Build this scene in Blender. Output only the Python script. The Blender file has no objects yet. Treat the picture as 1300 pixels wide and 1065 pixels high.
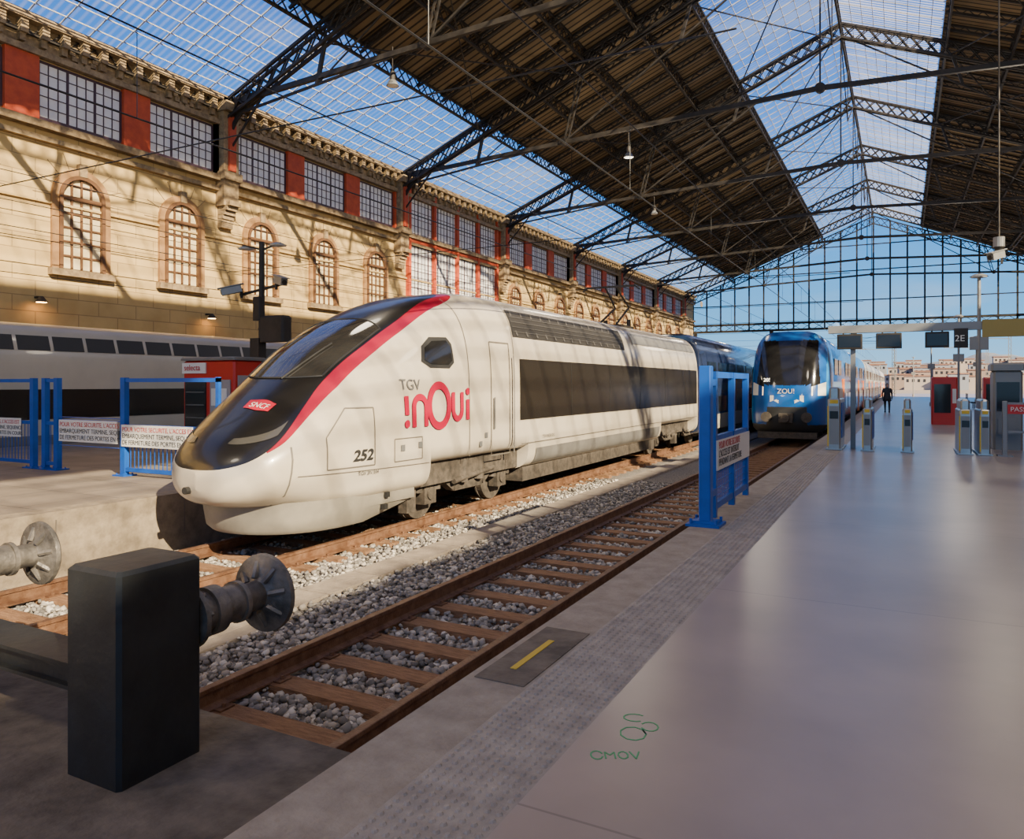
import bpy, math, random
import numpy as np
from mathutils import Vector, Matrix
random.seed(7); np.random.seed(7)
scene=bpy.context.scene
COL=scene.collection
RAIL=-0.65
# ---------------------------------------------------------------- materials
def M(name,c,r=.5,m=0.,c2=None,ns=3.,bump=0.,bs=25.,coat=0.,lo=.35,hi=.65,stretch=(1,1,1),detail=5,emit=None,es=1.):
    mt=bpy.data.materials.new(name); mt.use_nodes=True
    nt=mt.node_tree; b=nt.nodes['Principled BSDF']
    b.inputs['Base Color'].default_value=(*c,1); b.inputs['Roughness'].default_value=r
    b.inputs['Metallic'].default_value=m
    if coat: b.inputs['Coat Weight'].default_value=coat; b.inputs['Coat Roughness'].default_value=.05
    geo=nt.nodes.new('ShaderNodeNewGeometry'); mp=nt.nodes.new('ShaderNodeMapping')
    nt.links.new(geo.outputs['Position'],mp.inputs['Vector']); mp.inputs['Scale'].default_value=stretch
    if c2 is not None:
        n=nt.nodes.new('ShaderNodeTexNoise'); n.inputs['Scale'].default_value=ns; n.inputs['Detail'].default_value=detail
        n.inputs['Roughness'].default_value=.62
        nt.links.new(mp.outputs[0],n.inputs['Vector'])
        cr=nt.nodes.new('ShaderNodeValToRGB'); cr.color_ramp.elements[0].position=lo; cr.color_ramp.elements[1].position=hi
        cr.color_ramp.elements[0].color=(*c,1); cr.color_ramp.elements[1].color=(*c2,1)
        nt.links.new(n.outputs['Fac'],cr.inputs['Fac']); nt.links.new(cr.outputs['Color'],b.inputs['Base Color'])
    if bump:
        n2=nt.nodes.new('ShaderNodeTexNoise'); n2.inputs['Scale'].default_value=bs; n2.inputs['Detail'].default_value=6
        nt.links.new(mp.outputs[0],n2.inputs['Vector'])
        bp=nt.nodes.new('ShaderNodeBump'); bp.inputs['Strength'].default_value=bump; bp.inputs['Distance'].default_value=.02
        nt.links.new(n2.outputs['Fac'],bp.inputs['Height']); nt.links.new(bp.outputs[0],b.inputs['Normal'])
    if emit:
        b.inputs['Emission Color'].default_value=(*emit,1); b.inputs['Emission Strength'].default_value=es
    return mt
def brickmat(name,c1,c2,mortar,bw,rh,ms,axes=('Y','Z'),r=.6,ns=1.2,amount=.35,bump=.3,offset=.5,dark=(.5,.5,.5),shift=(0,0,0)):
    mt=bpy.data.materials.new(name); mt.use_nodes=True; nt=mt.node_tree; b=nt.nodes['Principled BSDF']
    geo=nt.nodes.new('ShaderNodeNewGeometry'); sp=nt.nodes.new('ShaderNodeSeparateXYZ'); cb=nt.nodes.new('ShaderNodeCombineXYZ')
    nt.links.new(geo.outputs['Position'],sp.inputs[0]); nt.links.new(sp.outputs[axes[0]],cb.inputs[0]); nt.links.new(sp.outputs[axes[1]],cb.inputs[1])
    va=nt.nodes.new('ShaderNodeVectorMath'); va.operation='ADD'; va.inputs[1].default_value=shift; nt.links.new(cb.outputs[0],va.inputs[0])
    br=nt.nodes.new('ShaderNodeTexBrick'); nt.links.new(va.outputs[0],br.inputs['Vector'])
    br.inputs['Color1'].default_value=(*c1,1); br.inputs['Color2'].default_value=(*c2,1); br.inputs['Mortar'].default_value=(*mortar,1)
    br.inputs['Scale'].default_value=1; br.inputs['Mortar Size'].default_value=ms; br.inputs['Brick Width'].default_value=bw; br.inputs['Row Height'].default_value=rh
    br.offset=offset
    n=nt.nodes.new('ShaderNodeTexNoise'); n.inputs['Scale'].default_value=ns; n.inputs['Detail'].default_value=8
    nt.links.new(geo.outputs['Position'],n.inputs['Vector'])
    mx=nt.nodes.new('ShaderNodeMix'); mx.data_type='RGBA'; mx.blend_type='MULTIPLY'; mx.inputs[0].default_value=amount
    cr=nt.nodes.new('ShaderNodeValToRGB'); cr.color_ramp.elements[0].position=.35; cr.color_ramp.elements[1].position=.65
    cr.color_ramp.elements[0].color=(*dark,1); cr.color_ramp.elements[1].color=(1,1,1,1)
    nt.links.new(n.outputs['Fac'],cr.inputs[0]); nt.links.new(br.outputs['Color'],mx.inputs[6]); nt.links.new(cr.outputs[0],mx.inputs[7])
    nt.links.new(mx.outputs[2],b.inputs['Base Color']); b.inputs['Roughness'].default_value=r
    if bump:
        bp=nt.nodes.new('ShaderNodeBump'); bp.inputs['Strength'].default_value=bump; bp.inputs['Distance'].default_value=.02; bp.invert=True
        nt.links.new(br.outputs['Fac'],bp.inputs['Height']); nt.links.new(bp.outputs[0],b.inputs['Normal'])
    return mt
# ---------------------------------------------------------------- mesh builder
class MB:
    def __init__(s): s.v=[]; s.f=[]; s.m=[]
    def quad(s,a,b,c,d,mi=0):
        i=len(s.v); s.v+= [tuple(a),tuple(b),tuple(c),tuple(d)]; s.f.append((i,i+1,i+2,i+3)); s.m.append(mi)
    def poly(s,pts,mi=0):
        i=len(s.v); s.v+=[tuple(p) for p in pts]; s.f.append(tuple(range(i,i+len(pts)))); s.m.append(mi)
    def hexa(s,p,mi=0):
        i=len(s.v); s.v+=[tuple(q) for q in p]
        for f in ((0,3,2,1),(4,5,6,7),(0,1,5,4),(1,2,6,5),(2,3,7,6),(3,0,4,7)):
            s.f.append(tuple(i+k for k in f)); s.m.append(mi)
    def box(s,x0,x1,y0,y1,z0,z1,mi=0):
        if x0>x1:x0,x1=x1,x0
        if y0>y1:y0,y1=y1,y0
        if z0>z1:z0,z1=z1,z0
        s.hexa([(x0,y0,z0),(x1,y0,z0),(x1,y1,z0),(x0,y1,z0),(x0,y0,z1),(x1,y0,z1),(x1,y1,z1),(x0,y1,z1)],mi)
    def bbox(s,x0,x1,y0,y1,z0,z1,b,mi=0):
        if x0>x1:x0,x1=x1,x0
        pts=[(x0+b,y0),(x1-b,y0),(x1,y0+b),(x1,y1-b),(x1-b,y1),(x0+b,y1),(x0,y1-b),(x0,y0+b)]
        cx,cy=(x0+x1)/2,(y0+y1)/2
        def ins(p,d): return (cx+(p[0]-cx)*(1-2*d/(x1-x0)),cy+(p[1]-cy)*(1-2*d/(y1-y0)))
        rings=[[(p[0],p[1],z0) for p in pts],[(p[0],p[1],z1-b) for p in pts],[(*ins(p,b),z1) for p in pts]]
        s.loft(rings,mi,cap=True)
    def mem(s,p,q,w,h=None,mi=0,up=(0,0,1)):
        h=h or w; p=Vector(p); q=Vector(q); d=(q-p)
        if d.length<1e-6: return
        d.normalize(); u=Vector(up)
        if abs(d.dot(u))>.98: u=Vector((1,0,0)) if abs(d.x)<.9 else Vector((0,1,0))
        a=d.cross(u).normalized(); b=a.cross(d).normalized(); a*=w/2; b*=h/2
        s.hexa([p-a-b,p+a-b,p+a+b,p-a+b,q-a-b,q+a-b,q+a+b,q-a+b],mi)
    def cyl(s,p,q,r,r2=None,n=12,mi=0,cap=True):
        r2=r if r2 is None else r2; p=Vector(p); q=Vector(q); d=(q-p).normalized()
        u=Vector((0,0,1)) if abs(d.z)<.9 else Vector((1,0,0))
        a=d.cross(u).normalized(); b=d.cross(a).normalized()
        R=[]
        for c,rr in ((p,r),(q,r2)):
            R.append([c+a*math.cos(k*2*math.pi/n)*rr+b*math.sin(k*2*math.pi/n)*rr for k in range(n)])
        s.loft(R,mi,cap)
    def loft(s,rings,mi=0,cap=True,closed=True):
        n=len(rings[0]); i0=len(s.v)
        for r in rings: s.v+=[tuple(p) for p in r]
        for k in range(len(rings)-1):
            for j in range(n if closed else n-1):
                a=i0+k*n+j; b=i0+k*n+(j+1)%n
                s.f.append((a,b,b+n,a+n)); s.m.append(mi)
        if cap:
            s.f.append(tuple(i0+j for j in reversed(range(n)))); s.m.append(mi)
            s.f.append(tuple(i0+(len(rings)-1)*n+j for j in range(n))); s.m.append(mi)
    def lattice(s,a,b,depth,drop,step,cw,dw,mi=0):
        a=Vector(a); b=Vector(b); dn=Vector(drop).normalized()*depth
        s.mem(a,b,cw,mi=mi); s.mem(a+dn,b+dn,cw,mi=mi)
        L=(b-a).length; n=max(2,int(L/step)); 
        for k in range(n):
            p=a.lerp(b,k/n); q=a.lerp(b,(k+1)/n)
            if k%2: s.mem(p,q+dn,dw,mi=mi)
            else: s.mem(p+dn,q,dw,mi=mi)
    def lattx(s,a,b,depth,drop,step,cw,dw,mi=0):
        a=Vector(a); b=Vector(b); dn=Vector(drop).normalized()*depth
        s.mem(a,b,cw,mi=mi); s.mem(a+dn,b+dn,cw,mi=mi)
        L=(b-a).length; n=max(2,int(L/step)); 
        for k in range(n):
            p=a.lerp(b,k/n); q=a.lerp(b,(k+1)/n)
            s.mem(p,q+dn,dw,mi=mi); s.mem(p+dn,q,dw,mi=mi)
    def build(s,name,mats,parent=None,smooth=False,angle=None,center=True):
        me=bpy.data.meshes.new(name)
        v=np.array(s.v,dtype=float); 
        c=np.array([(v[:,0].min()+v[:,0].max())/2,(v[:,1].min()+v[:,1].max())/2,v[:,2].min()]) if center else np.zeros(3)
        me.from_pydata((v-c).tolist(),[],s.f)
        if not isinstance(mats,(list,tuple)): mats=[mats]
        for m_ in mats: me.materials.append(m_)
        me.polygons.foreach_set('material_index',s.m)
        if smooth: me.polygons.foreach_set('use_smooth',[True]*len(me.polygons))
        me.update()
        if smooth and angle:
            try: me.set_sharp_from_angle(angle=math.radians(angle))
            except Exception: pass
        o=bpy.data.objects.new(name,me); o.location=c; COL.objects.link(o)
        if parent: setpar(o,parent)
        return o
def setpar(o,p):
    o.parent=p; o.matrix_parent_inverse=Matrix.Translation(p.location).inverted()
def empty(name,loc):
    o=bpy.data.objects.new(name,None); o.location=loc; o.empty_display_size=.2; COL.objects.link(o); return o
def text(body,size,org,right,up,mat,name,parent=None,ext=.003,align='LEFT'):
    cu=bpy.data.curves.new(name,'FONT'); cu.body=body; cu.size=size; cu.extrude=ext; cu.align_x=align
    o=bpy.data.objects.new(name,cu); cu.materials.append(mat)
    r=Vector(right).normalized(); u=Vector(up).normalized(); n=r.cross(u)
    mw=Matrix((( r.x,u.x,n.x,org[0]),(r.y,u.y,n.y,org[1]),(r.z,u.z,n.z,org[2]),(0,0,0,1)))
    COL.objects.link(o); o.matrix_world=mw
    if parent: o.parent=parent; o.matrix_parent_inverse=Matrix.Translation(parent.location).inverted()
    return o
def textmesh(body,size,shear=0,bold=0):
    cu=bpy.data.curves.new('tmp','FONT'); cu.body=body; cu.size=size; cu.shear=shear; cu.offset=bold
    o=bpy.data.objects.new('tmp',cu); COL.objects.link(o)
    bpy.context.view_layer.update()
    me=bpy.data.meshes.new_from_object(o.evaluated_get(bpy.context.evaluated_depsgraph_get()))
    v=[(p.co.x,p.co.y) for p in me.vertices]; f=[tuple(p.vertices) for p in me.polygons]
    bpy.data.objects.remove(o); bpy.data.meshes.remove(me)
    return v,f
def cub(xs,ys):
    xs=np.array(xs,float); ys=np.array(ys,float); d=np.diff(ys)/np.diff(xs)
    m=np.zeros(len(xs)); m[0]=d[0]; m[-1]=d[-1]
    for i in range(1,len(xs)-1):
        m[i]=0 if d[i-1]*d[i]<=0 else 2*d[i-1]*d[i]/(d[i-1]+d[i])
    def f(x):
        x=min(max(x,xs[0]),xs[-1]); i=min(int(np.searchsorted(xs,x,side='right'))-1,len(xs)-2)
        h=xs[i+1]-xs[i]; t=(x-xs[i])/h
        return float((2*t**3-3*t*t+1)*ys[i]+(t**3-2*t*t+t)*h*m[i]+(-2*t**3+3*t*t)*ys[i+1]+(t**3-t*t)*h*m[i+1])
    return f
# ---------------------------------------------------------------- palette
m_steel=M('painted_dark_iron',(.018,.015,.013),.6,.2,c2=(.04,.033,.027),ns=2)
m_stone=brickmat('ochre_stone',(.64,.45,.185),(.58,.41,.17),(.36,.25,.11),1.5,.52,.016,r=.8,amount=.5,dark=(.68,.62,.55))
m_trim=M('brown_stone_trim',(.27,.14,.05),.7,c2=(.38,.21,.085),ns=3)
m_corn=M('carved_stone',(.38,.27,.14),.8,c2=(.19,.13,.07),ns=5,bump=.4)
m_red=M('red_plaster',(.56,.085,.025),.7,c2=(.42,.055,.02),ns=3)
m_wframe=M('window_frame_dark',(.06,.03,.045),.5)
m_pane=M('daylit_pane',(.90,.88,.85),.4,c2=(.76,.75,.78),ns=1.5)  # near-white colour stands in for daylight on the panes
m_panec=M('cream_pane',(.62,.48,.26),.3,c2=(.75,.63,.40),ns=2)
m_dkb=M('window_frame_brown',(.13,.06,.025),.6)
m_floor=brickmat('polished_concrete',(.41,.325,.27),(.39,.31,.26),(.27,.215,.18),12.,3.6,.007,axes=('X','Y'),r=.30,ns=.8,amount=.7,bump=.06,offset=0,dark=(.68,.68,.68),shift=(6.3,.9,0))
m_conc=M('rough_concrete',(.27,.225,.175),.85,c2=(.38,.32,.25),ns=5,bump=.5,bs=30)
m_concl=M('light_concrete',(.33,.275,.215),.85,c2=(.23,.19,.15),ns=5,bump=.5,bs=30)
m_concd=M('dirty_concrete',(.085,.068,.052),.85,c2=(.18,.145,.11),ns=4,bump=.5,bs=20)
m_tact=M('tactile_concrete',(.40,.345,.285),.65,c2=(.28,.24,.20),ns=6,bump=.2,bs=60)
m_lplat=brickmat('platform_slabs',(.27,.22,.17),(.245,.20,.155),(.13,.11,.09),1.2,1.2,.012,axes=('X','Y'),r=.6,amount=.6,bump=.2)
m_edge=M('edge_stone',(.30,.24,.17),.7,c2=(.19,.15,.105),ns=6,bump=.3)
m_rust=M('rusty_rail',(.12,.055,.028),.55,.3,c2=(.22,.12,.07),ns=8,bump=.3,bs=60)
m_wood=M('old_sleeper_timber',(.19,.095,.045),.85,c2=(.34,.185,.095),ns=6,bump=.8,bs=30,stretch=(1,6,6))
m_grav0=M('ballast_bed',(.10,.09,.08),.95,c2=(.34,.305,.265),ns=28,bump=1.,bs=35,detail=8)
def rockmat():
    mt=bpy.data.materials.new('ballast_stone'); mt.use_nodes=True; nt=mt.node_tree; b=nt.nodes['Principled BSDF']
    g=nt.nodes.new('ShaderNodeNewGeometry'); cr=nt.nodes.new('ShaderNodeValToRGB')
    e=cr.color_ramp.elements; e[0].color=(.12,.11,.095,1); e[1].color=(.66,.61,.53,1); x=e.new(.5); x.color=(.29,.265,.235,1); x=e.new(.8); x.color=(.42,.37,.30,1)
    nt.links.new(g.outputs['Random Per Island'],cr.inputs[0]); nt.links.new(cr.outputs[0],b.inputs['Base Color']); b.inputs['Roughness'].default_value=.85
    return mt
m_rock=rockmat()
m_white=M('train_white',(.50,.445,.355),.3,coat=.4,c2=(.45,.40,.32),ns=1.2)
m_grey=M('train_grey',(.17,.165,.155),.4,c2=(.12,.115,.11),ns=2)
m_silver=M('train_silver',(.46,.44,.42),.35,.1,c2=(.38,.37,.36),ns=1.5)
m_glass=M('train_window_glass',(.012,.012,.013),.1,coat=.3)
m_dkbrown=M('underframe_grime',(.04,.034,.028),.8,c2=(.09,.073,.058),ns=8,bump=.4)
m_magenta=M('logo_magenta',(.36,.002,.035),.35)
m_lgrey=M('letter_grey',(.13,.13,.13),.4)
m_ltblack=M('letter_black',(.02,.02,.02),.5)
m_line=M('panel_gap',(.13,.115,.095),.6)
m_blue=M('fence_blue',(.006,.085,.42),.4,c2=(.005,.07,.34),ns=4)
m_sign=M('sign_white',(.70,.68,.63),.5)
m_signr=M('sign_red',(.50,.02,.02),.5)
m_buf=M('buffer_block_black',(.007,.008,.009),.5,c2=(.016,.019,.021),ns=3,bump=.25,bs=10)
m_bsteel=M('buffer_steel',(.085,.08,.075),.5,.5,c2=(.22,.2,.18),ns=6,bump=.4)
m_yel=M('safety_yellow',(.62,.43,.03),.6)
m_green=M('green_spray_paint',(.10,.40,.16),.7)
m_inox=M('stainless',(.42,.42,.42),.3,.9,c2=(.34,.34,.34),ns=4)
m_gmetal=M('grey_painted_metal',(.22,.225,.225),.45,.2)
m_screen=M('screen_black',(.01,.01,.012),.2)
m_redk=M('kiosk_red',(.52,.02,.012),.35)
m_zblue=M('regional_blue',(.004,.08,.32),.25,coat=.5)
m_zlight=M('regional_light_blue',(.02,.20,.50),.25,coat=.5)
m_orange=M('door_orange',(.75,.17,.01),.4)
m_navy=M('coach_navy',(.02,.03,.07),.15,coat=.6)
m_led=M('lamp_lens',(.8,.8,.75),.3)
m_disp=M('led_display_text',(.9,.9,.85),.3,emit=(1,.9,.7),es=1.5)
m_amber=M('train_headlamp',(.9,.8,.6),.3,emit=(1,.7,.4),es=1.5)
def glassmat(name,tint,mixw,gl=.1):
    mt=bpy.data.materials.new(name); mt.use_nodes=True; nt=mt.node_tree; nt.nodes.remove(nt.nodes['Principled BSDF'])
    out=nt.nodes['Material Output']; tr=nt.nodes.new('ShaderNodeBsdfTransparent'); tr.inputs[0].default_value=(*tint,1)
    g=nt.nodes.new('ShaderNodeBsdfGlossy'); g.inputs['Roughness'].default_value=gl; g.inputs[0].default_value=(.8,.85,.9,1)
    mx=nt.nodes.new('ShaderNodeMixShader'); mx.inputs[0].default_value=mixw
    nt.links.new(tr.outputs[0],mx.inputs[1]); nt.links.new(g.outputs[0],mx.inputs[2]); nt.links.new(mx.outputs[0],out.inputs[0]); return mt
m_clear=glassmat('clear_glass',(.9,.95,.98),.04)
def skymat():
    mt=bpy.data.materials.new('corrugated_skylight'); mt.use_nodes=True; nt=mt.node_tree; nt.nodes.remove(nt.nodes['Principled BSDF'])
    out=nt.nodes['Material Output']; tr=nt.nodes.new('ShaderNodeBsdfTransparent'); tr.inputs[0].default_value=(.86,.9,.97,1)
    tl=nt.nodes.new('ShaderNodeBsdfTranslucent'); tl.inputs[0].default_value=(.88,.88,.90,1)
    geo=nt.nodes.new('ShaderNodeNewGeometry')
    w=nt.nodes.new('ShaderNodeTexWave'); w.bands_direction='Y'; w.inputs['Scale'].default_value=1.1; w.inputs['Distortion'].default_value=.6; w.inputs['Detail'].default_value=2; w.inputs['Detail Scale'].default_value=.6
    n=nt.nodes.new('ShaderNodeTexNoise'); n.inputs['Scale'].default_value=.35; n.inputs['Detail'].default_value=6
    nt.links.new(geo.outputs['Position'],w.inputs['Vector']); nt.links.new(geo.outputs['Position'],n.inputs['Vector'])
    m1=nt.nodes.new('ShaderNodeMath'); m1.operation='MULTIPLY'; nt.links.new(w.outputs['Fac'],m1.inputs[0]); nt.links.new(n.outputs['Fac'],m1.inputs[1])
    mr=nt.nodes.new('ShaderNodeMapRange'); mr.inputs[1].default_value=.15; mr.inputs[2].default_value=.65; mr.inputs[3].default_value=.01; mr.inputs[4].default_value=.34
    nt.links.new(m1.outputs[0],mr.inputs[0])
    mx=nt.nodes.new('ShaderNodeMixShader'); nt.links.new(mr.outputs[0],mx.inputs[0]); nt.links.new(tr.outputs[0],mx.inputs[1]); nt.links.new(tl.outputs[0],mx.inputs[2])
    nt.links.new(mx.outputs[0],out.inputs[0]); return mt
m_sky=skymat()
m_board=brickmat('ceiling_boards',(.29,.20,.10),(.21,.145,.072),(.03,.02,.012),30.,.42,.06,axes=('X','Y'),r=.85,ns=.5,amount=.6,bump=.4)
m_skybar=M('skylight_bar',(.40,.41,.43),.5)
m_wire=M('wire_black',(.02,.02,.02),.5)

# ================================================================ SHELL
T0,T1=-20.,105.
RX=3.2
def roof(X): return 23.26-.406*abs(X-RX)
WL=26.; WR=-19.6
trs=[22.9+12.63*k for k in range(-3,7)]
b=MB(); b.box(-1.38,-WR,T0,150,-1.2,0); b.build('floor_platform',m_floor)
b=MB(); b.box(-2.25,-1.86,T0,150,-1.2,.0); b.build('platform_edge_strip',m_conc)
b=MB(); b.box(-1.86,-1.38,T0,150,-1.2,0.0)
for i in range(0,9):
    for j in range(0,360):
        x=-1.83+i*.0525; y=.6+j*.0525
        R=[[(x+r_*math.cos(a*math.pi/3),y+r_*math.sin(a*math.pi/3),z_) for a in range(6)] for r_,z_ in ((.017,.0),(.010,.010))]
        b.loft(R,0,True)
b.build('floor_tactile_paving',m_tact)
b=MB(); b.box(-21.3,-10.3,T0,150,-1.2,0,0); b.box(-10.3,-9.95,T0,150,-1.2,.01,1)
for k in range(0,40): b.box(-9.955,-9.945,T0+k*2,T0+k*2+.02,-.6,-.1,0)
b.build('floor_far_platform',[m_lplat,m_edge])
b=MB(); b.box(-26,-2.25,T0,150,-1.4,-.9); b.build('floor_trackbed',m_grav0)
b=MB(); b.box(-9.95,-2.25,T0,3.1,-.9,-.24); b.build('floor_track_end_slab',m_concd)
b=MB(); b.box(-900,900,150,1500,-1.6,-1.2); b.box(-900,-26.6,-60,150,-1.6,-1.2); b.box(20.2,900,-60,150,-1.6,-1.2)
b.build('floor_outdoor_ground',m_conc)
b=MB(); b.box(-2.2,-1.88,3.75,4.75,.0,.006,0); b.box(-2.07,-2.03,3.95,4.5,.006,.01,1); b.build('platform_cover_plate',[m_concd,m_yel])
# --- left wall
wp=MB()
wp.box(-WL-.6,-WL,T0,T1,-1.2,14.0,0)
wp.box(-WL,-WL+.35,T0,T1,10.35,10.6,1); wp.box(-WL,-WL+.22,T0,T1,9.95,10.12,1)
wp.box(-WL,-WL+.10,T0,T1,7.9,7.98,0)
wp.box(-WL,-WL+.30,T0,T1,12.75,12.95,1); wp.box(-WL,-WL+.5,T0,T1,13.75,14.0,1)
wp.box(-WL,-WL+.12,T0,T1,12.95,13.75,1)
wp.build('wall_left',[m_stone,m_corn])
b=MB()
for i in range(int((T1-T0)/.7)):
    y=T0+i*.7
    b.box(-WL+.1,-WL+.42,y,y+.25,13.3,13.75,0); b.box(-WL+.1,-WL+.3,y+.03,y+.22,13.05,13.3,0)
for t in trs[1:]:
    for c in (2.1,6.3,10.5):
        for a in range(10):
            th=a*2*math.pi/10
            b.box(-WL+.1,-WL+.22,t+c+.42*math.cos(th)-.1,t+c+.42*math.cos(th)+.1,13.3+.3*math.sin(th)-.08,13.3+.3*math.sin(th)+.08)
b.build('trim_frieze',m_corn)
def arch_window(k,t,zb=5.75,w=1.42,h=3.2):
    b=MB(); x=-WL
    hw=w/2; zs=zb+h-hw
    def outline(e,n=16):
        pts=[(t-hw-e,zb-e*.5)]
        for j in range(n+1):
            a=math.pi-j*math.pi/n; pts.append((t+(hw+e)*math.cos(a),zs+(hw+e)*math.sin(a)))
        pts.append((t+hw+e,zb-e*.5)); return pts
    def ringpoly(o0,o1,xa,xb,mi):
        n=len(o0)
        for j in range(n-1):
            p=[(xa,*o0[j]),(xa,*o0[j+1]),(xa,*o1[j+1]),(xa,*o1[j]),(xb,*o0[j]),(xb,*o0[j+1]),(xb,*o1[j+1]),(xb,*o1[j])]
            b.hexa(p,mi)
    o0=outline(0); o1=outline(.13); o2=outline(.36)
    b.poly([(x+.03,*p) for p in o0],1)
    ringpoly(o0,o1,x,x+.18,3); ringpoly(o1,o2,x,x+.12,2)
    for j in range(9):
        a=math.pi*j/8; p=(x+.008,t+(hw+.38)*math.cos(a),zs+(hw+.38)*math.sin(a)); q=(x+.008,t+(hw+.95)*math.cos(a),zs+(hw+.95)*math.sin(a)); b.mem(p,q,.03,.02,4)
    b.box(x,x+.28,t-hw-.45,t+hw+.45,zb-.28,zb-.05,0)
    b.box(x,x+.2,t-.14,t+.14,zs+hw+.1,zs+hw+.55,0)
    for j in range(1,4):
        yy=t-hw+j*w/4; top=zs+math.sqrt(max(0,hw*hw-(yy-t)**2)); b.box(x+.03,x+.09,yy-.035,yy+.035,zb,top,3)
    zz=zb+.45
    while zz<zs+hw*.8:
        half=hw if zz<zs else math.sqrt(hw*hw-(zz-zs)**2)
        b.box(x+.03,x+.085,t-half,t+half,zz-.03,zz+.03,3); zz+=.5
    b.box(x+.03,x+.12,t-hw,t+hw,zs-.07,zs+.07,3)
    b.build('window_arched_%d'%k,[m_corn,m_panec,m_trim,m_dkb,m_corn])
def grid_window(k,y0,y1,z0,z1,nc,nr,name='window_%d',fm=m_wframe,thick=1.):
    b=MB(); x=-WL
    b.quad((x+.04,y0,z0),(x+.04,y1,z0),(x+.04,y1,z1),(x+.04,y0,z1),1)
    for j in range(nc+1):
        y=y0+(y1-y0)*j/nc; w=(.045 if j%3==0 else .016)*thick; b.box(x+.04,x+.065,y-w,y+w,z0,z1,0)
    for j in range(nr+1):
        z=z0+(z1-z0)*j/nr; w=.045 if j in(0,nr) else .016; b.box(x+.04,x+.063,y0,y1,z-w,z+w,0)
    b.build(name%k,[fm,m_pane])
k=0; pb=MB()
for ti,t in enumerate(trs[:-1]):
    big=(abs(t-35.53)<.2)
    if t<-5: continue
    for c in (2.1,6.3,10.5):
        k+=1
        if not big:
            arch_window(k,t+c)
            grid_window(k,t+c-1.5,t+c+1.5,10.75,12.65,9,5)
    if big:
        grid_window(90,t+.9,t+11.7,10.3,13.4,30,7); grid_window(91,t+.9,t+11.7,6.0,10.0,30,8)
        for j in range(5):
            yy=t+.9+j*2.7; pb.box(-WL,-WL+.25,yy-.12,yy+.12,6.0,13.4,0)
        pb.box(-WL,-WL+.2,t+.9,t+11.7,9.95,10.35,0)
    else:
        for c in (0,4.2,8.4,12.63): pb.box(-WL,-WL+.2,t+c-.55,t+c+.55,10.62,12.74,0)
pb.build('trim_red_pilasters',m_red)
b=MB()
for t in trs:
    b.box(-WL,-WL+.5,t-.4,t+.4,9.3,13.9,0)
    b.box(-WL,-WL+.75,t-.5,t+.5,13.3,13.7,0); b.box(-WL,-WL+.65,t-.48,t+.48,10.4,10.75,0)
    for j in range(6):
        a=j/5; b.box(-WL,-WL+.25+.5*a*a,t-.3,t+.3,8.4+a*.9,8.6+a*.9,0)
    b.box(-WL+.5,-WL+.6,t-.18,t+.18,10.8,13.2,1)
b.build('trim_truss_corbels',[m_corn,m_red])
b=MB(); b.box(-WR,-WR+.6,T0,T1,-1.2,14,0)
for t in np.arange(T0+3,T1,4.2): b.box(-WR-.25,-WR,t-.4,t+.4,0,14,1)
b.build('wall_right',[m_stone,m_corn])
# --- roof covering
def slab(b,X0,X1,t0,t1,th,mi,dz=0):
    z0=roof(X0)+dz; z1=roof(X1)+dz
    b.hexa([(-X0,t0,z0),(-X1,t0,z1),(-X1,t1,z1),(-X0,t1,z0),(-X0,t0,z0+th),(-X1,t0,z1+th),(-X1,t1,z1+th),(-X0,t1,z0+th)],mi)
b=MB(); slab(b,20.5,9.2,T0,T1,.15,0); slab(b,-2.0,-14.1,T0,T1,.15,0); b.build('ceiling_boards',m_board)
b=MB()
def sheet(b,X0,X1): b.quad((-X0,T0,roof(X0)+.1),(-X1,T0,roof(X1)+.1),(-X1,T1,roof(X1)+.1),(-X0,T1,roof(X0)+.1))
sheet(b,26.3,20.5); sheet(b,9.2,RX); sheet(b,RX,-2.0); sheet(b,-14.1,-19.9); b.build('ceiling_skylight_panels',m_sky)
b=MB()
for (Xa,Xb) in ((26.,20.5),(9.2,RX),(RX,-2.0),(-14.1,-19.6)):
    t=T0
    while t<=T1:
        b.mem((-Xa,t,roof(Xa)+.04),(-Xb,t,roof(Xb)+.04),.035,.05); t+=1.05
    n=9
    for j in range(n+1):
        X=Xa+(Xb-Xa)*j/n; b.mem((-X,T0,roof(X)+.03),(-X,T1,roof(X)+.03),.03,.04)
b.build('ceiling_skylight_bars',m_skybar)
b=MB()
for d in (0.02,5.9,8.4,11.1,13.9,17.2,22.6):
    for s in ((1,) if d<.1 else (1,-1)):
        X=RX+s*d
        if X<WR: continue
        if s<0 and d==5.9: X=-2.2
        b.lattx((-X,T0+18,roof(X)-.06),(-X,T1,roof(X)-.06),.62,(0,0,-1),.62,.11,.045)
t=T0+18
while t<T1:
    for (Xa,Xb) in ((20.5,9.2),(-2.0,-14.1)):
        b.lattice((-Xa,t,roof(Xa)-.08),(-Xb,t,roof(Xb)-.08),.28,(0,0,-1),.35,.10,.035)
    t+=2.105
b.build('ceiling_purlins',m_steel)
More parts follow.
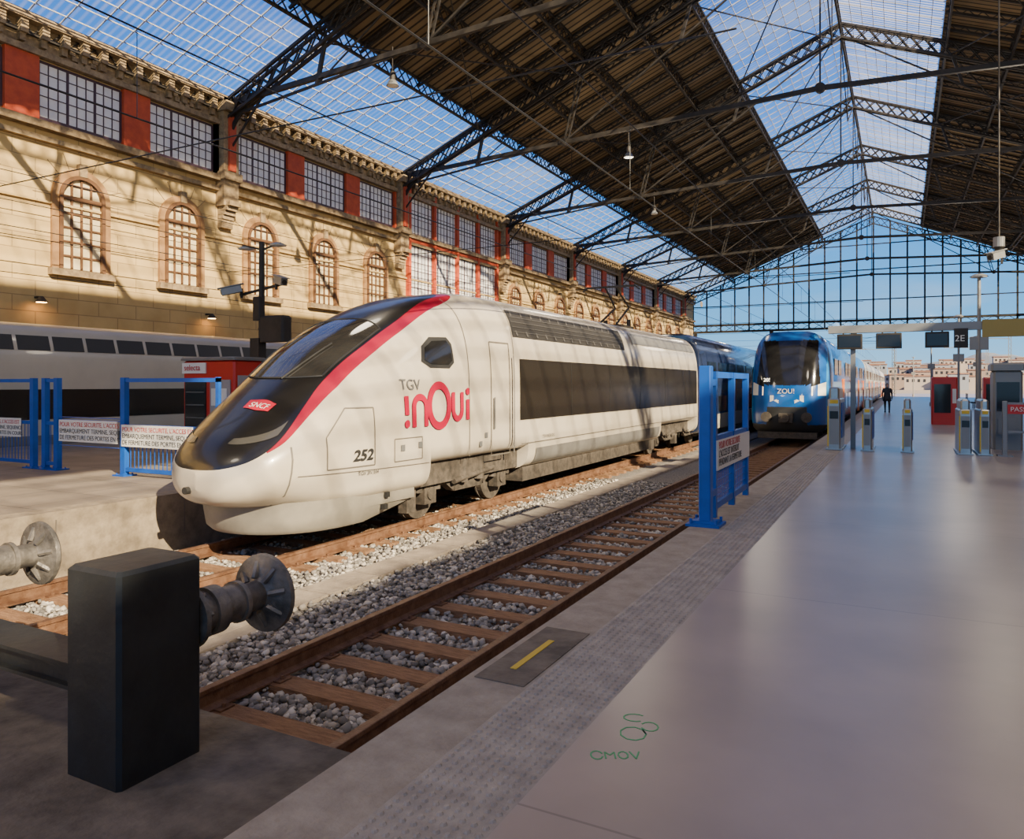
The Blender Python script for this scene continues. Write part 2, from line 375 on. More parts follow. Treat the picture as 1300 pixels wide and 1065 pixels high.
def truss(name,t):
    b=MB()
    for s in (1,-1):
        E=26. if s>0 else WR
        def pt(d,dz=0): X=RX+s*d; return Vector((-X,t,roof(X)+dz))
        D=abs(E-RX)
        for dy in (-.14,.14):
            a=pt(0.05,-.3); c=pt(D,-.3)
            a.y+=dy; c.y+=dy
            b.lattx(a,c,.8,(0,0,-1),.75,.12,.055)
        n1=pt(D*.5,-1.05); low=Vector((n1.x-s*.9,t,n1.z-3.4))
        eave=pt(D-.1,-.9); rid=pt(.1,-1.0)
        b.lattice(n1,low,.22,(s,0,0),.4,.07,.035)
        ctr=Vector((-RX,t,14.75))
        b.mem(eave,low,.09); b.mem(low,rid,.08); b.mem(low,ctr,.11)
        for fr in (.25,.75):
            q=pt(D*fr,-1.05); 
            base=(low.lerp(rid,.5) if fr<.5 else low.lerp(eave,.5))
            b.mem(q,base,.14); b.mem(base,n1,.05); 
        b.cyl(low-Vector((0,.15,0)),low+Vector((0,.15,0)),.2,n=12)
        b.mem(Vector((-E,t,13.7)),ctr,.16,.2)
        for j in range(8):
            a0=j/8*math.pi/2; a1=(j+1)/8*math.pi/2
            p0=Vector((-E+s*(2.6*(1-math.cos(a0))),t,10.9+2.9*math.sin(a0))); p1=Vector((-E+s*(2.6*(1-math.cos(a1))),t,10.9+2.9*math.sin(a1)))
            b.mem(p0,p1,.1,.16)
        b.mem((-E+s*.1,t,11),(-E+s*.1,t,13.9),.15); b.mem((-E,t,13.85),(-E+s*3.2,t,13.95),.1,.12)
        b.mem((-E,t,12.6),(-E+s*1.0,t,13.85),.08); b.mem((-E,t,11.3),(-E+s*2.3,t,13.7),.07)
    b.mem((-RX,t,14.75),(-RX,t,22.4),.07)
    b.cyl((-RX,t-.12,14.75),(-RX,t+.12,14.75),.22)
    return b.build(name,m_steel)
for i,t in enumerate(trs):
    if t>0: truss('roof_truss',t)
b=MB()
for a,c in zip(trs[2:-1],trs[3:]):
    for X in (20.5,9.2,-2.4):
        Xn=X-5.6
        b.mem((-X,a,roof(X)-.95),(-Xn,c,roof(Xn)-.95),.055); b.mem((-Xn,a,roof(Xn)-.95),(-X,c,roof(X)-.95),.055)
    b.mem((-RX,a,22.2),(-RX,(a+c)/2,19.2),.06); b.mem((-RX,c,22.2),(-RX,(a+c)/2,19.2),.06)
    b.mem((-RX,(a+c)/2,19.2),(-RX,(a+c)/2,22.6),.06)
    for s in (1,-1):
        D=abs((26. if s>0 else WR)-RX); X=RX+s*D*.5; z=roof(X)-4.45
        b.mem((-X-s*.9,a,z),(-X-s*.9,c,z),.06)
b.build('roof_wind_bracing',m_steel)
# --- end gable
b=MB(); t=T1; gb=8.9
def gz(X): return roof(X)-.3
X=WR; i=0
while X<=WL+.01:
    b.mem((-X,t,gb),(-X,t,gz(X)),.12 if i%2==0 else .04,.2); X+=1.9; i+=1
for z in (gb,gb+.9,12.4,16.2,19.4):
    half=(23.26-z-.3)/.406; xa=max(WR,RX-half); xb=min(WL,RX+half)
    b.mem((-xa,t,z),(-xb,t,z),.12,.13 if z>10 else .3)
for k in range(32):
    xa=WR+(WL-WR)*k/32; xb=WR+(WL-WR)*(k+1)/32
    b.mem((-xa,t,gb),(-xb,t,gb+.9),.06); b.mem((-xa,t,gb+.9),(-xb,t,gb),.06)
for s in (1,-1):
    E=WL if s>0 else WR
    b.lattx((-RX,t,22.9),(-E,t,13.8),.9,(0,0,-1),.9,.14,.07)
for X in (WL-.3,15.5,WR+.3): b.box(-X-.22,-X+.22,t-.22,t+.22,-.2,gb)
b.build('wall_end_gable_frame',m_steel)
b=MB(); b.poly([(-WL,t+.12,gb),(-WR,t+.12,gb),(-WR,t+.12,roof(WR)),(-RX,t+.12,roof(RX)),(-WL,t+.12,roof(WL))]); b.build('window_end_gable_glazing',m_clear)

# ================================================================ TRACKS
def track(name,Xc,t0,t1,sleep_end):
    b=MB()
    for s in (-.75,.75):
        x=-(Xc)+s
        prof=[(-.075,-.17),(.075,-.17),(.075,-.155),(.012,-.135),(.012,-.045),(.035,-.035),(.036,-.004),(.03,0),(-.03,0),(-.036,-.004),(-.035,-.035),(-.012,-.045),(-.012,-.135),(-.075,-.155)]
        b.loft([[(x+p[0],t0,RAIL+p[1]) for p in prof],[(x+p[0],t1,RAIL+p[1]) for p in prof]],0,True)
    t=t0+.35
    while t<sleep_end:
        j=random.uniform(-.02,.02)
        b.hexa([(-Xc-1.15,t-.12+j,-.9),(-Xc+1.15,t-.12,-.9),(-Xc+1.15,t+.12,-.9),(-Xc-1.15,t+.12+j,-.9),
                (-Xc-1.14,t-.115+j,-.82),(-Xc+1.14,t-.115,-.82),(-Xc+1.14,t+.115,-.82),(-Xc-1.14,t+.115+j,-.82)],1)
        for s in (-.75,.75):
            b.box(-Xc+s-.15,-Xc+s+.15,t-.07,t+.07,-.82,-.805,0)
            for q in (-.11,.11): b.cyl((-Xc+s+q,t,-.81),(-Xc+s+q,t,-.775),.018,n=6,mi=0)
        t+=.62
    b.build(name,[m_rust,m_wood])
track('railway_track',4.03,3.15,150,60); track('railway_track',8.3,3.15,150,30); track('railway_track',23.,T0,150,0)
def rocks(name,n,X0,X1,t0,t1,excl,zlo=-.9,zhi=-.84,smin=.018,smax=.042):
    ph=(1+5**.5)/2
    iv=np.array([(-1,ph,0),(1,ph,0),(-1,-ph,0),(1,-ph,0),(0,-1,ph),(0,1,ph),(0,-1,-ph),(0,1,-ph),(ph,0,-1),(ph,0,1),(-ph,0,-1),(-ph,0,1)])/1.9
    fc=np.array([(0,11,5),(0,5,1),(0,1,7),(0,7,10),(0,10,11),(1,5,9),(5,11,4),(11,10,2),(10,7,6),(7,1,8),(3,9,4),(3,4,2),(3,2,6),(3,6,8),(3,8,9),(4,9,5),(2,4,11),(6,2,10),(8,6,7),(9,8,1)])
    u=np.random.rand(n)
    t=t0+(t1-t0)*(u**1.35); X=np.random.uniform(X0,X1,n); keep=~excl(X,t); X=X[keep]; t=t[keep]; n=len(X)
    z=np.random.uniform(zlo,zhi,n); s=np.random.uniform(smin,smax,n)
    V=iv[None]*s[:,None,None]*np.random.uniform(.7,1.3,(n,12,1))*np.array([1,1,.75])*np.random.uniform(.75,1.3,(n,1,3))
    V=V+np.stack([-X,t,z],1)[:,None,:]
    F=fc[None]+(np.arange(n)*12)[:,None,None]
    me=bpy.data.meshes.new(name); me.vertices.add(n*12); me.vertices.foreach_set('co',V.reshape(-1))
    nf=n*20; me.loops.add(nf*3); me.loops.foreach_set('vertex_index',F.reshape(-1).astype(np.int32))
    me.polygons.add(nf); me.polygons.foreach_set('loop_start',np.arange(0,nf*3,3,dtype=np.int32)); 
    me.update(calc_edges=True); me.validate()
    me.materials.append(m_rock); o=bpy.data.objects.new(name,me); COL.objects.link(o)
def excl1(X,t):
    ph=((t-3.5)/.62)%1; on=(ph<.22)|(ph>.78)
    ins=(np.abs(X-4.03)<1.0)&on
    r=(np.abs(np.abs(X-4.03)-.75)<.07)|(np.abs(np.abs(X-8.3)-.75)<.07)
    ins2=(np.abs(X-8.3)<1.0)&on
    duct=((X>6.1)&(X<6.65)&(t>5))|((X>5.9)&(X<7.4)&(t>4.2)&(t<6.2))
    return ins|r|duct|ins2
rocks('ballast_stones',50000,2.33,9.8,3.15,19,excl1)
b=MB()
t=5.
while t<80: b.box(-6.62,-6.13,t,t+.97,-.9,-.835); t+=1.0
b.box(-7.3,-5.9,4.2,6.2,-.9,-.84); b.build('cable_duct_covers',m_concl)
# ================================================================ BUFFER STOP
def buffer_stop():
    root=empty('buffer_stop',(-3.5,2.5,-.24))
    y0,y1=2.28,2.78; zt=.80
    for xc,xb in ((-3.50,-3.42),(-5.72,-5.70)):
        bb=MB(); bb.bbox(xc-.20,xc+.21,y0,y1-.02,-.24,zt,.02); 
        bb.build('post_block',m_buf,root)
        bb=MB(); z=.44; y=y1-.02; xc=xb
        prof=[(0,.17),(.03,.17),(.03,.12),(.12,.115),(.12,.135),(.2,.135),(.2,.105),(.33,.105),(.33,.12),(.36,.12),(.36,.085),(.5,.085),(.52,.11),(.535,.19),(.545,.232),(.575,.235),(.59,.22),(.60,.1),(.602,.01)]
        R=[[(xc+r*math.cos(a*2*math.pi/28),y+d,z+r*math.sin(a*2*math.pi/28)) for a in range(28)] for d,r in prof]
        bb.loft(R,0,True)
        for a in range(8):
            th=a*math.pi/4+.2
            bb.cyl((xc+.1*math.cos(th),y+.5,z+.1*math.sin(th)),(xc+.19*math.cos(th),y+.545,z+.19*math.sin(th)),.02,n=6)
            bb.cyl((xc+.145*math.cos(th),y+.03,z+.145*math.sin(th)),(xc+.145*math.cos(th),y+.055,z+.145*math.sin(th)),.016,n=6)
        bb.build('buffer_plunger',m_bsteel,root,smooth=True,angle=35)
    bb=MB(); bb.box(-5.5,-3.7,2.42,2.60,.12,.24); bb.box(-5.5,-3.7,2.38,2.64,.11,.13); bb.box(-5.5,-3.7,2.38,2.64,.23,.25); bb.build('cross_beam',m_buf,root)
buffer_stop()
# ================================================================ POWER CAR
XC=8.3; TP=6.85
top=cub([TP,6.9,7.0,7.2,7.6,8.2,9.2,10.5,11.5,12.6,40],[1.15,1.32,1.47,1.66,1.96,2.40,3.10,3.70,3.98,4.13,4.13])
bot=cub([TP,6.9,7.0,7.3,8.3,40],[.95,.84,.74,.66,.58,.50])
wid=cub([TP,6.89,6.97,7.1,7.3,7.7,8.2,9.,10.5,12,40],[.02,.38,.58,.78,.95,1.12,1.23,1.33,1.40,1.42,1.42])
zcf=cub([TP,7.7,9,11,40],[1.08,1.28,1.5,1.6,1.6])
nup=cub([TP,7.7,9,12,13.5,40],[2.1,2.3,2.6,3.6,4.2,4.2])
ndn=cub([TP,7.7,9,40],[2.3,3.2,6.,8.])
zbf=cub([TP,7.05,7.35,7.97,8.36,8.88,9.33,9.9,11.05,12.,13.,40],[1.20,1.30,1.50,2.03,2.35,2.72,2.98,3.28,3.80,4.08,4.6,4.6])
BOG=((10.35,13.95),(23.6,28.0))
def S(t,phi,off=0.):
    n=nup(t) if math.sin(phi)>=0 else ndn(t)
    w=wid(t)+off; c=math.cos(phi); s_=math.sin(phi)
    x=w*math.copysign(abs(c)**(2/n),c); zc=zcf(t)
    bt=bot(t)
    for a0,a1 in BOG:
        if a0<=t<=a1: bt=.98
    z=zc+((top(t)-zc+off) if s_>=0 else (zc-bt+off))*math.copysign(abs(s_)**(2/n),s_)
    return (-XC+x,t,z+RAIL)
def phiz(t,z):
    # section angle at which the near side reaches height z
    q=min(1.,max(0.,(z-zcf(t))/(top(t)-zcf(t)))); return math.asin(q**(nup(t)/2))
def side(t,z,off=.012):
    zc=zcf(t); 
    if z>=zc: q=min(1,(z-zc)/(top(t)-zc)); n=nup(t)
    else: q=min(1,(zc-z)/(zc-bot(t))); n=ndn(t)
    x=wid(t)*(1-q**n)**(1/n)
    nx,nz=1.,0.
    if z>zc and q>.3: 
        nz=min(3.,(q**(n-1))/max(.15,(1-q**n)**((n-1)/n))*wid(t)/(top(t)-zc)); 
    ny=-(wid(t+.05)-wid(t-.05))/.1 - nz*(top(t+.05)-top(t-.05))/.1
    L=math.sqrt(nx*nx+nz*nz+ny*ny)
    return (-XC+x+off*nx/L,t+off*ny/L,z+off*nz/L+RAIL)
car=empty('high_speed_train_power_car',(-XC,17.5,RAIL))
ts=sorted(set(list(TP+np.linspace(0,1,30)**2*.9)+list(np.linspace(7.77,13,86))+[10.3499,10.35,13.95,13.9501,23.5999,23.6,28.0,28.0001]+list(np.linspace(13.3,28.5,24))))
NP=120
me=bpy.data.meshes.new('body_shell'); V=[];F=[]
for t in ts:
    for j in range(NP): V.append(S(t,2*math.pi*j/NP))
for i in range(len(ts)-1):
    for j in range(NP):
        a=i*NP+j; c=i*NP+(j+1)%NP; F.append((a,c,c+NP,a+NP))
F.append(tuple(range(NP))[::-1]); F.append(tuple((len(ts)-1)*NP+j for j in range(NP)))
me.from_pydata(V,[],F)
a1=me.attributes.new('sdb','FLOAT','POINT'); a2=me.attributes.new('sdr','FLOAT','POINT')
sb=[];sr=[]
for (x,t,z) in V:
    zz=z-RAIL; zb=zbf(t); wr=float(np.interp(t,[7.2,7.5,8.5,11.3,12.2],[0,.06,.15,.12,.06]))
    sb.append(zz-zb); sr.append(zz-zb+wr if t>7.25 else -1)
a1.data.foreach_set('value',sb); a2.data.foreach_set('value',sr)
me.polygons.foreach_set('use_smooth',[True]*len(me.polygons)); me.update()
try: me.set_sharp_from_angle(angle=math.radians(50))
except Exception: pass
mt=M('power_car_livery',(.6,.55,.46),.28,coat=.4); nt=mt.node_tree; bs=nt.nodes['Principled BSDF']
def att(n):
    a=nt.nodes.new('ShaderNodeAttribute'); a.attribute_name=n; g=nt.nodes.new('ShaderNodeMath'); g.operation='GREATER_THAN'; g.inputs[1].default_value=0; nt.links.new(a.outputs['Fac'],g.inputs[0]); return g
gb_,gr_=att('sdb'),att('sdr')
nz=nt.nodes.new('ShaderNodeTexNoise'); nz.inputs['Scale'].default_value=1.5; nz.inputs['Detail'].default_value=6
crr=nt.nodes.new('ShaderNodeValToRGB'); crr.color_ramp.elements[0].color=(.44,.385,.30,1); crr.color_ramp.elements[1].color=(.53,.475,.385,1)
crr.color_ramp.elements[0].position=.3;crr.color_ramp.elements[1].position=.6
gg=nt.nodes.new('ShaderNodeNewGeometry'); nt.links.new(gg.outputs['Position'],nz.inputs['Vector']); nt.links.new(nz.outputs['Fac'],crr.inputs[0])
x1=nt.nodes.new('ShaderNodeMix'); x1.data_type='RGBA'; nt.links.new(gr_.outputs[0],x1.inputs[0]); nt.links.new(crr.outputs[0],x1.inputs[6]); x1.inputs[7].default_value=(.26,.003,.02,1)
x2=nt.nodes.new('ShaderNodeMix'); x2.data_type='RGBA'; nt.links.new(gb_.outputs[0],x2.inputs[0]); nt.links.new(x1.outputs[2],x2.inputs[6]); x2.inputs[7].default_value=(.008,.0075,.0075,1)
nt.links.new(x2.outputs[2],bs.inputs['Base Color'])
me.materials.append(mt); o=bpy.data.objects.new('body_shell',me); COL.objects.link(o); setpar(o,car)
def gridpatch(name,fn,nu,nv,mat):
    V=[fn(i/nu,j/nv) for i in range(nu+1) for j in range(nv+1)]; F=[]
    for i in range(nu):
        for j in range(nv): a=i*(nv+1)+j; F.append((a,a+nv+1,a+nv+2,a+1))
    b=MB(); b.v=V; b.f=F; b.m=[0]*len(F); return b.build(name,mat,car,smooth=True)
m_wind=M('windscreen_glass',(.022,.021,.02),.06,coat=.6)
def wsf(u,v):
    edge=abs(v-.5)*2
    t0=8.25+.22*edge**2; t1=9.85-.10*edge**2; t=t0+(t1-t0)*u
    pe=phiz(t,zbf(t)+.03)  # keep inside the black mask
    ph=math.pi-pe-(math.pi-2*pe)*v
    return S(t,ph,.012)
gridpatch('windscreen',wsf,20,30,m_wind)
b=MB(); 
def wl(u0,v0,u1,v1,n=16):
    for q in range(n):
        p=wsf(u0+(u1-u0)*q/n,v0+(v1-v0)*q/n); r=wsf(u0+(u1-u0)*(q+1)/n,v0+(v1-v0)*(q+1)/n); b.mem(p,r,.025,.02)
wl(0,0,0,1);wl(1,0,1,1);wl(0,0,1,0);wl(0,1,1,1); b.build('windscreen_seal',m_ltblack,car)
def wip(ph): 
    b=MB(); 
    for k in range(8): b.mem(S(8.2+.1*k,math.radians(ph-1*k),.04),S(8.2+.1*(k+1),math.radians(ph-1*(k+1)),.04),.02)
    b.build('wiper',m_ltblack,car)
wip(84)
def sidepoly(name,pts,mat,off=.014,sub=6):
    lo,hi=pts; lo=np.array(lo);hi=np.array(hi)
    def f(u,v):
        s=u*(len(lo)-1); i=min(int(s),len(lo)-2); q=s-i
        p=lo[i]*(1-q)+lo[i+1]*q; r=hi[i]*(1-q)+hi[i+1]*q; w=p*(1-v)+r*v
        return side(w[0],w[1],off)
    return gridpatch(name,f,sub*(len(lo)-1),sub,mat)
m_hl=M('headlamp_lens',(.05,.048,.045),.15,coat=.4)
def hlf(mir):
    def f(u,v):
        tt=7.10+(.08+.14*u)*v+.38*u*u
        pe=phiz(tt,zbf(tt)+.05)
        p0=math.radians(68); ph=p0+(max(pe,math.radians(30))-p0)*u
        if mir: ph=math.pi-ph
        return S(tt,ph,.012)
    return f
gridpatch('headlamp',hlf(False),14,6,m_hl); gridpatch('headlamp',hlf(True),14,6,m_hl)
sidepoly('cab_side_window_frame',([(10.2,2.72),(10.4,2.62),(10.95,2.62),(11.1,2.72)],[(10.3,2.98),(10.55,3.14),(11.0,3.16),(11.1,3.05)]),m_ltblack,.012)
sidepoly('cab_side_window',([(10.28,2.74),(10.45,2.68),(10.92,2.68),(11.04,2.75)],[(10.36,2.95),(10.58,3.07),(10.96,3.10),(11.04,3.0)]),m_glass,.02)
def rect(name,t0,t1,z0,z1,mat,off=.012,n=8):
    return sidepoly(name,([(t,z0) for t in np.linspace(t0,t1,n)],[(t,z1) for t in np.linspace(t0,t1,n)]),mat,off,4)
rect('side_dark_panel',13.55,28.3,1.62,2.86,M('side_panel_dark',(.018,.015,.012),.25),.012,14)
rect('roof_vent_band',13.35,20.2,3.30,3.85,M('vent_dark',(.022,.02,.018),.6),.014,8)
rect('roof_vent_band_rear',21.0,28.3,3.52,3.85,m_grey,.014,8)
vb=MB()
for k in range(14):
    t=13.5+k*.48; vb.poly([side(t,3.33,.03),side(t+.07,3.33,.03),side(t+.07,3.82,.03),side(t,3.82,.03)])
for z in (3.4,3.5,3.6,3.7):
    for k in range(13): 
        vb.poly([side(13.4+k*.52,z,.025),side(13.9+k*.52,z,.025),side(13.9+k*.52,z+.014,.025),side(13.4+k*.52,z+.014,.025)])
vb.build('vent_slats',M('vent_slat',(.07,.065,.06),.5),car)
for t in np.arange(16.2,28,2.6): rect('panel_joint',t,t+.02,1.62,2.86,m_ltblack,.016,2)
rect('skirt_grey',14.3,23.4,.56,1.0,m_grey,.02,10)
rect('sill_line',13.6,28.3,1.12,1.14,m_line,.014,10)
def seam(pts,w=.012,mat=m_line,off=.013,closed=True):
    b=MB(); P_=list(pts)+([pts[0]] if closed else [])
    for a,c in zip(P_[:-1],P_[1:]):
        d=np.array(c)-np.array(a); L=np.hypot(*d); nn=max(1,int(L/.15)); nrm=np.array([-d[1],d[0]])/L*w
        for q in range(nn):
            p0=np.array(a)+d*q/nn; p1=np.array(a)+d*(q+1)/nn
            b.poly([side(*(p0-nrm),off),side(*(p1-nrm),off),side(*(p1+nrm),off),side(*(p0+nrm),off)])
    b.build('panel_seam',mat,car)
seam([(12.35,1.0),(13.1,1.0),(13.1,3.15),(12.35,3.15)],.012)
seam([(11.55,1.05),(11.55,3.9)],.008,closed=False)
seam([(13.3,.6),(13.3,4.0)],.008,closed=False)
seam([(8.05,1.15),(8.95,1.15),(8.95,2.0),(8.45,2.0),(8.05,1.6)],.009)
seam([(9.4,1.15),(10.1,1.15),(10.1,1.5),(9.4,1.5)],.007)
seam([(7.5,.70),(7.5,1.0),(7.55,1.5)],.01,closed=False)
seam([(7.6,1.10),(10.3,1.06)],.006,closed=False)
sidepoly('door_handle',([(12.42,1.5),(12.48,1.5)],[(12.42,2.1),(12.48,2.1)]),m_grey,.03)
sidepoly('grab_rail',([(13.17,1.0),(13.22,1.0)],[(13.17,2.9),(13.22,2.9)]),m_grey,.06)
for (tt,zz) in ((9.55,1.3),(10.0,1.32),(12.1,1.35),(11.9,1.2)): rect('hatch',tt,tt+.1,zz,zz+.1,m_lgrey,.014,2)
def sidetext(name,body,size,t0,z0,mat,sx=1.,shear=0,bold=0):
    v,f=textmesh(body,size,shear,bold); b=MB(); b.v=[side(t0+x*sx,z0+y,.024) for x,y in v]; b.f=f; b.m=[0]*len(f); b.build(name,mat,car)
sidetext('lettering_tgv','TGV',.24,9.58,2.26,m_lgrey,1.05)
def ribbon(b,pts,w,off=.024):
    pts=[np.array(p,float) for p in pts]; n=len(pts)
    L=[];R_=[]
    for i,p in enumerate(pts):
        a=pts[max(0,i-1)]; c=pts[min(n-1,i+1)]
        if np.allclose(pts[0],pts[-1]) : a=pts[i-1] if i>0 else pts[-2]; c=pts[i+1] if i<n-1 else pts[1]
        d=c-a; d/=np.hypot(*d); nn=np.array([-d[1],d[0]])*w/2; L.append(p+nn); R_.append(p-nn)
    for i in range(n-1):
        b.poly([side(*R_[i],off),side(*R_[i+1],off),side(*L[i+1],off),side(*L[i],off)])
def ell(cx,cz,rx,rz,a0,a1,n=20): return [(cx+rx*math.cos(math.radians(a0+(a1-a0)*i/n)),cz+rz*math.sin(math.radians(a0+(a1-a0)*i/n))) for i in range(n+1)]
b=MB(); W=.105; z0=1.66
def dot(cx,cz,r=.065): b.poly([side(cx+r*math.cos(k*math.pi/8),cz+r*math.sin(k*math.pi/8),.024) for k in range(16)])
ribbon(b,[(9.70,z0+.20),(9.70,z0+.50)],W); dot(9.70,z0+.06)
ribbon(b,[(9.88,z0),(9.88,z0+.33)]+ell(10.04,z0+.33,.16,.15,180,0,14)+[(10.20,z0)],W)
ribbon(b,ell(10.58,z0+.33,.29,.34,0,360,32),W*1.25)
ribbon(b,[(11.0,z0+.55),(11.0,z0+.25)]+ell(11.14,z0+.25,.14,.16,180,360,14)+[(11.28,z0+.55)],W)
ribbon(b,[(11.47,z0+.06),(11.47,z0+.42)],W); dot(11.47,z0+.56)
b.build('operator_lettering',m_magenta,car)
sidetext('lettering_252','252',.22,8.5,1.24,m_ltblack,1.2,shear=.2,bold=.006)
sidetext('lettering_id','TGV 2N 504',.08,8.6,1.02,m_ltblack)
sidetext('lettering_small','TGV INOUI 252',.09,14.6,1.2,m_ltblack)
LC=(7.72,90,68)
def lf(u,v):
    ph=math.radians(LC[1]-(LC[1]-LC[2])*v); 
    return S(LC[0]+.19*(u-.5)*(1-.25*math.cos(v*math.pi)**2)+.01,ph,.014)
gridpatch('operator_badge',lf,6,12,M('badge_red',(.40,.01,.03),.4))
v,f=textmesh('SNCF',.3); bx=max(p[0] for p in v)
b=MB(); b.v=[S(LC[0]-.05+y/.3*.12,math.radians(87-16*x/bx),.024) for x,y in v]; b.f=f; b.m=[0]*len(f); b.build('badge_lettering',m_sign,car)
b=MB()
b.cyl((-XC-.15,6.80,RAIL+.93),(-XC-.15,7.05,RAIL+.93),.05,n=12); b.build('lamp_hole',m_ltblack,car)
b=MB()
nn=40; out=[]
for k in range(nn+1):
    a=-math.pi/2+math.pi*k/nn
    out.append((-XC+1.16*math.sin(a), 8.9-1.55*max(0,math.cos(a))**.7))
out=out+[(-XC+1.2,10.15),(-XC-1.2,10.15)]
def rg(sc,z,dy): return [(-XC+(x+XC)*sc,y+dy,RAIL+z+(.22*(y-9)/1.2 if (y>9 and z<.5) else 0)) for x,y in out]
b.loft([rg(.93,.27,.08),rg(.97,.33,.02),rg(1.0,.5,0),rg(1.02,.72,-.03)],0,True)
b.build('snow_plough',M('plough_grey',(.25,.23,.19),.5,c2=(.2,.185,.155),ns=3),car,smooth=True,angle=40)
b=MB()
for (tt,zz) in ((9.3,.42),(9.35,.60)): b.box(-XC+1.17,-XC+1.25,tt,tt+.08,RAIL+zz,RAIL+zz+.08)
b.build('plough_steps',m_ltblack,car)
b=MB(); b.box(-XC-1.15,-XC+1.15,9.9,28.3,RAIL+.62,RAIL+1.05); b.box(-XC-1.2,-XC+1.2,14.1,23.4,RAIL+.3,RAIL+.6); b.build('underframe',m_dkbrown,car)
def bogie(parent,Xc,c,wb,wr=.46):
    b=MB()
    for dy in (-wb/2,wb/2):
        y=c+dy
        for s in (-1,1):
            x=-Xc+s*.75
            b.cyl((x-.07*s,y,RAIL+wr),(x+.06*s,y,RAIL+wr),wr-.005,n=32); b.cyl((x-.09*s,y,RAIL+wr),(x-.06*s,y,RAIL+wr),wr+.02,n=32)
            b.cyl((x+.06*s,y,RAIL+wr),(x+.28*s,y,RAIL+wr),.15,n=16); b.cyl((x+.28*s,y,RAIL+wr),(x+.33*s,y,RAIL+wr),.11,n=12)
            b.box(x+.1*s,x+.3*s,y-.18,y+.18,RAIL+.28,RAIL+.62)
            b.cyl((x+.22*s,y-.28,RAIL+.5),(x+.22*s,y-.28,RAIL+.92),.09,n=12); b.cyl((x+.22*s,y+.28,RAIL+.5),(x+.22*s,y+.28,RAIL+.92),.09,n=12)
        b.cyl((-Xc-.8,y,RAIL+wr),(-Xc+.8,y,RAIL+wr),.09,n=12)
    for s in (-1,1):
        x=-Xc+s*.97
        pts=[(-wb/2-.45,.72),(-wb/2+.35,.78),(-.5,.5),(.5,.5),(wb/2-.35,.78),(wb/2+.45,.72)]
        for p,q in zip(pts[:-1],pts[1:]): b.mem((x,c+p[0],RAIL+p[1]),(x,c+q[0],RAIL+q[1]),.16,.2)
        b.cyl((x+.1*s,c-.3,RAIL+.55),(x+.1*s,c-.3,RAIL+.98),.12,n=14); b.cyl((x+.1*s,c+.3,RAIL+.55),(x+.1*s,c+.3,RAIL+.98),.12,n=14)
        b.cyl((x+.18*s,c-.7,RAIL+.6),(x+.18*s,c+.75,RAIL+.72),.05,n=10)
        b.box(x-.05,x+.12*s,c-wb/2-.75,c-wb/2-.5,RAIL+.22,RAIL+.75)
    b.build('bogie',m_dkbrown,parent)
bogie(car,XC,12.15,2.6); bogie(car,XC,25.8,2.8)
b=MB(); y=23.; z=RAIL+4.15
b.box(-XC-.5,-XC+.5,y-.6,y+.6,z,z+.08)
for s in (-.3,.3):
    b.mem((-XC+s,y-.5,z+.1),(-XC+s*.8,y+.9,z+.75),.05); b.mem((-XC+s*.8,y+.9,z+.75),(-XC+s*.6,y-.2,z+1.3),.04)
b.mem((-XC-.8,y-.2,z+1.32),(-XC+.8,y-.2,z+1.32),.06)
for s in (-.8,.8): b.mem((-XC+s,y-.2,z+1.32),(-XC+s*1.2,y-.2,z+1.2),.04)
for s in (-.4,.4): b.cyl((-XC+s,y+.4,z),(-XC+s,y+.4,z+.3),.07,n=10)
b.build('pantograph',m_dkbrown,car)
def coach(b,Xc,t0,t1,zt,zbm,w,mi,n_up=5.,n_dn=8.,zc=1.8,NPp=64):
    R=[]
    for t,sc in ((t0,.97),(t0+.12,1.),(t1-.12,1.),(t1,.97)):
        ring=[]
        for j in range(NPp):
            ph=2*math.pi*j/NPp; c=math.cos(ph); s_=math.sin(ph); n=n_up if s_>=0 else n_dn
            ring.append((-Xc+w*sc*math.copysign(abs(c)**(2/n),c),t,RAIL+zc+((zt-zc) if s_>=0 else (zc-zbm))*sc*math.copysign(abs(s_)**(2/n),s_)))
        R.append(ring)
    b.loft(R,mi,True)
tr=empty('high_speed_train_coaches',(-XC,60,RAIL))
t=28.8
while t<140:
    b=MB(); coach(b,XC,t,t+18.2,4.32,.4,1.44,0)
    for s in (-1,1):
        x=-XC+s*1.446
        for q in range(8):
            y=t+1.2+q*2.05
            b.box(x-.01,x+.012*s,y,y+1.5,RAIL+2.7,RAIL+3.25,1); b.box(x-.01,x+.012*s,y,y+1.5,RAIL+1.2,RAIL+1.85,1)
        b.box(x-.01,x+.008*s,t+.3,t+17.9,RAIL+.5,RAIL+1.1,2)
    b.build('coach_body',[m_navy,m_glass,m_white],tr,smooth=True,angle=35)
    b=MB(); b.box(-XC-1,-XC+1,t-.7,t+.1,RAIL+.8,RAIL+3.9); b.build('gangway',m_ltblack,tr)
    bogie(tr,XC,t-.3,2.6); t+=18.8
lt=empty('silver_train',(-23,20,RAIL))
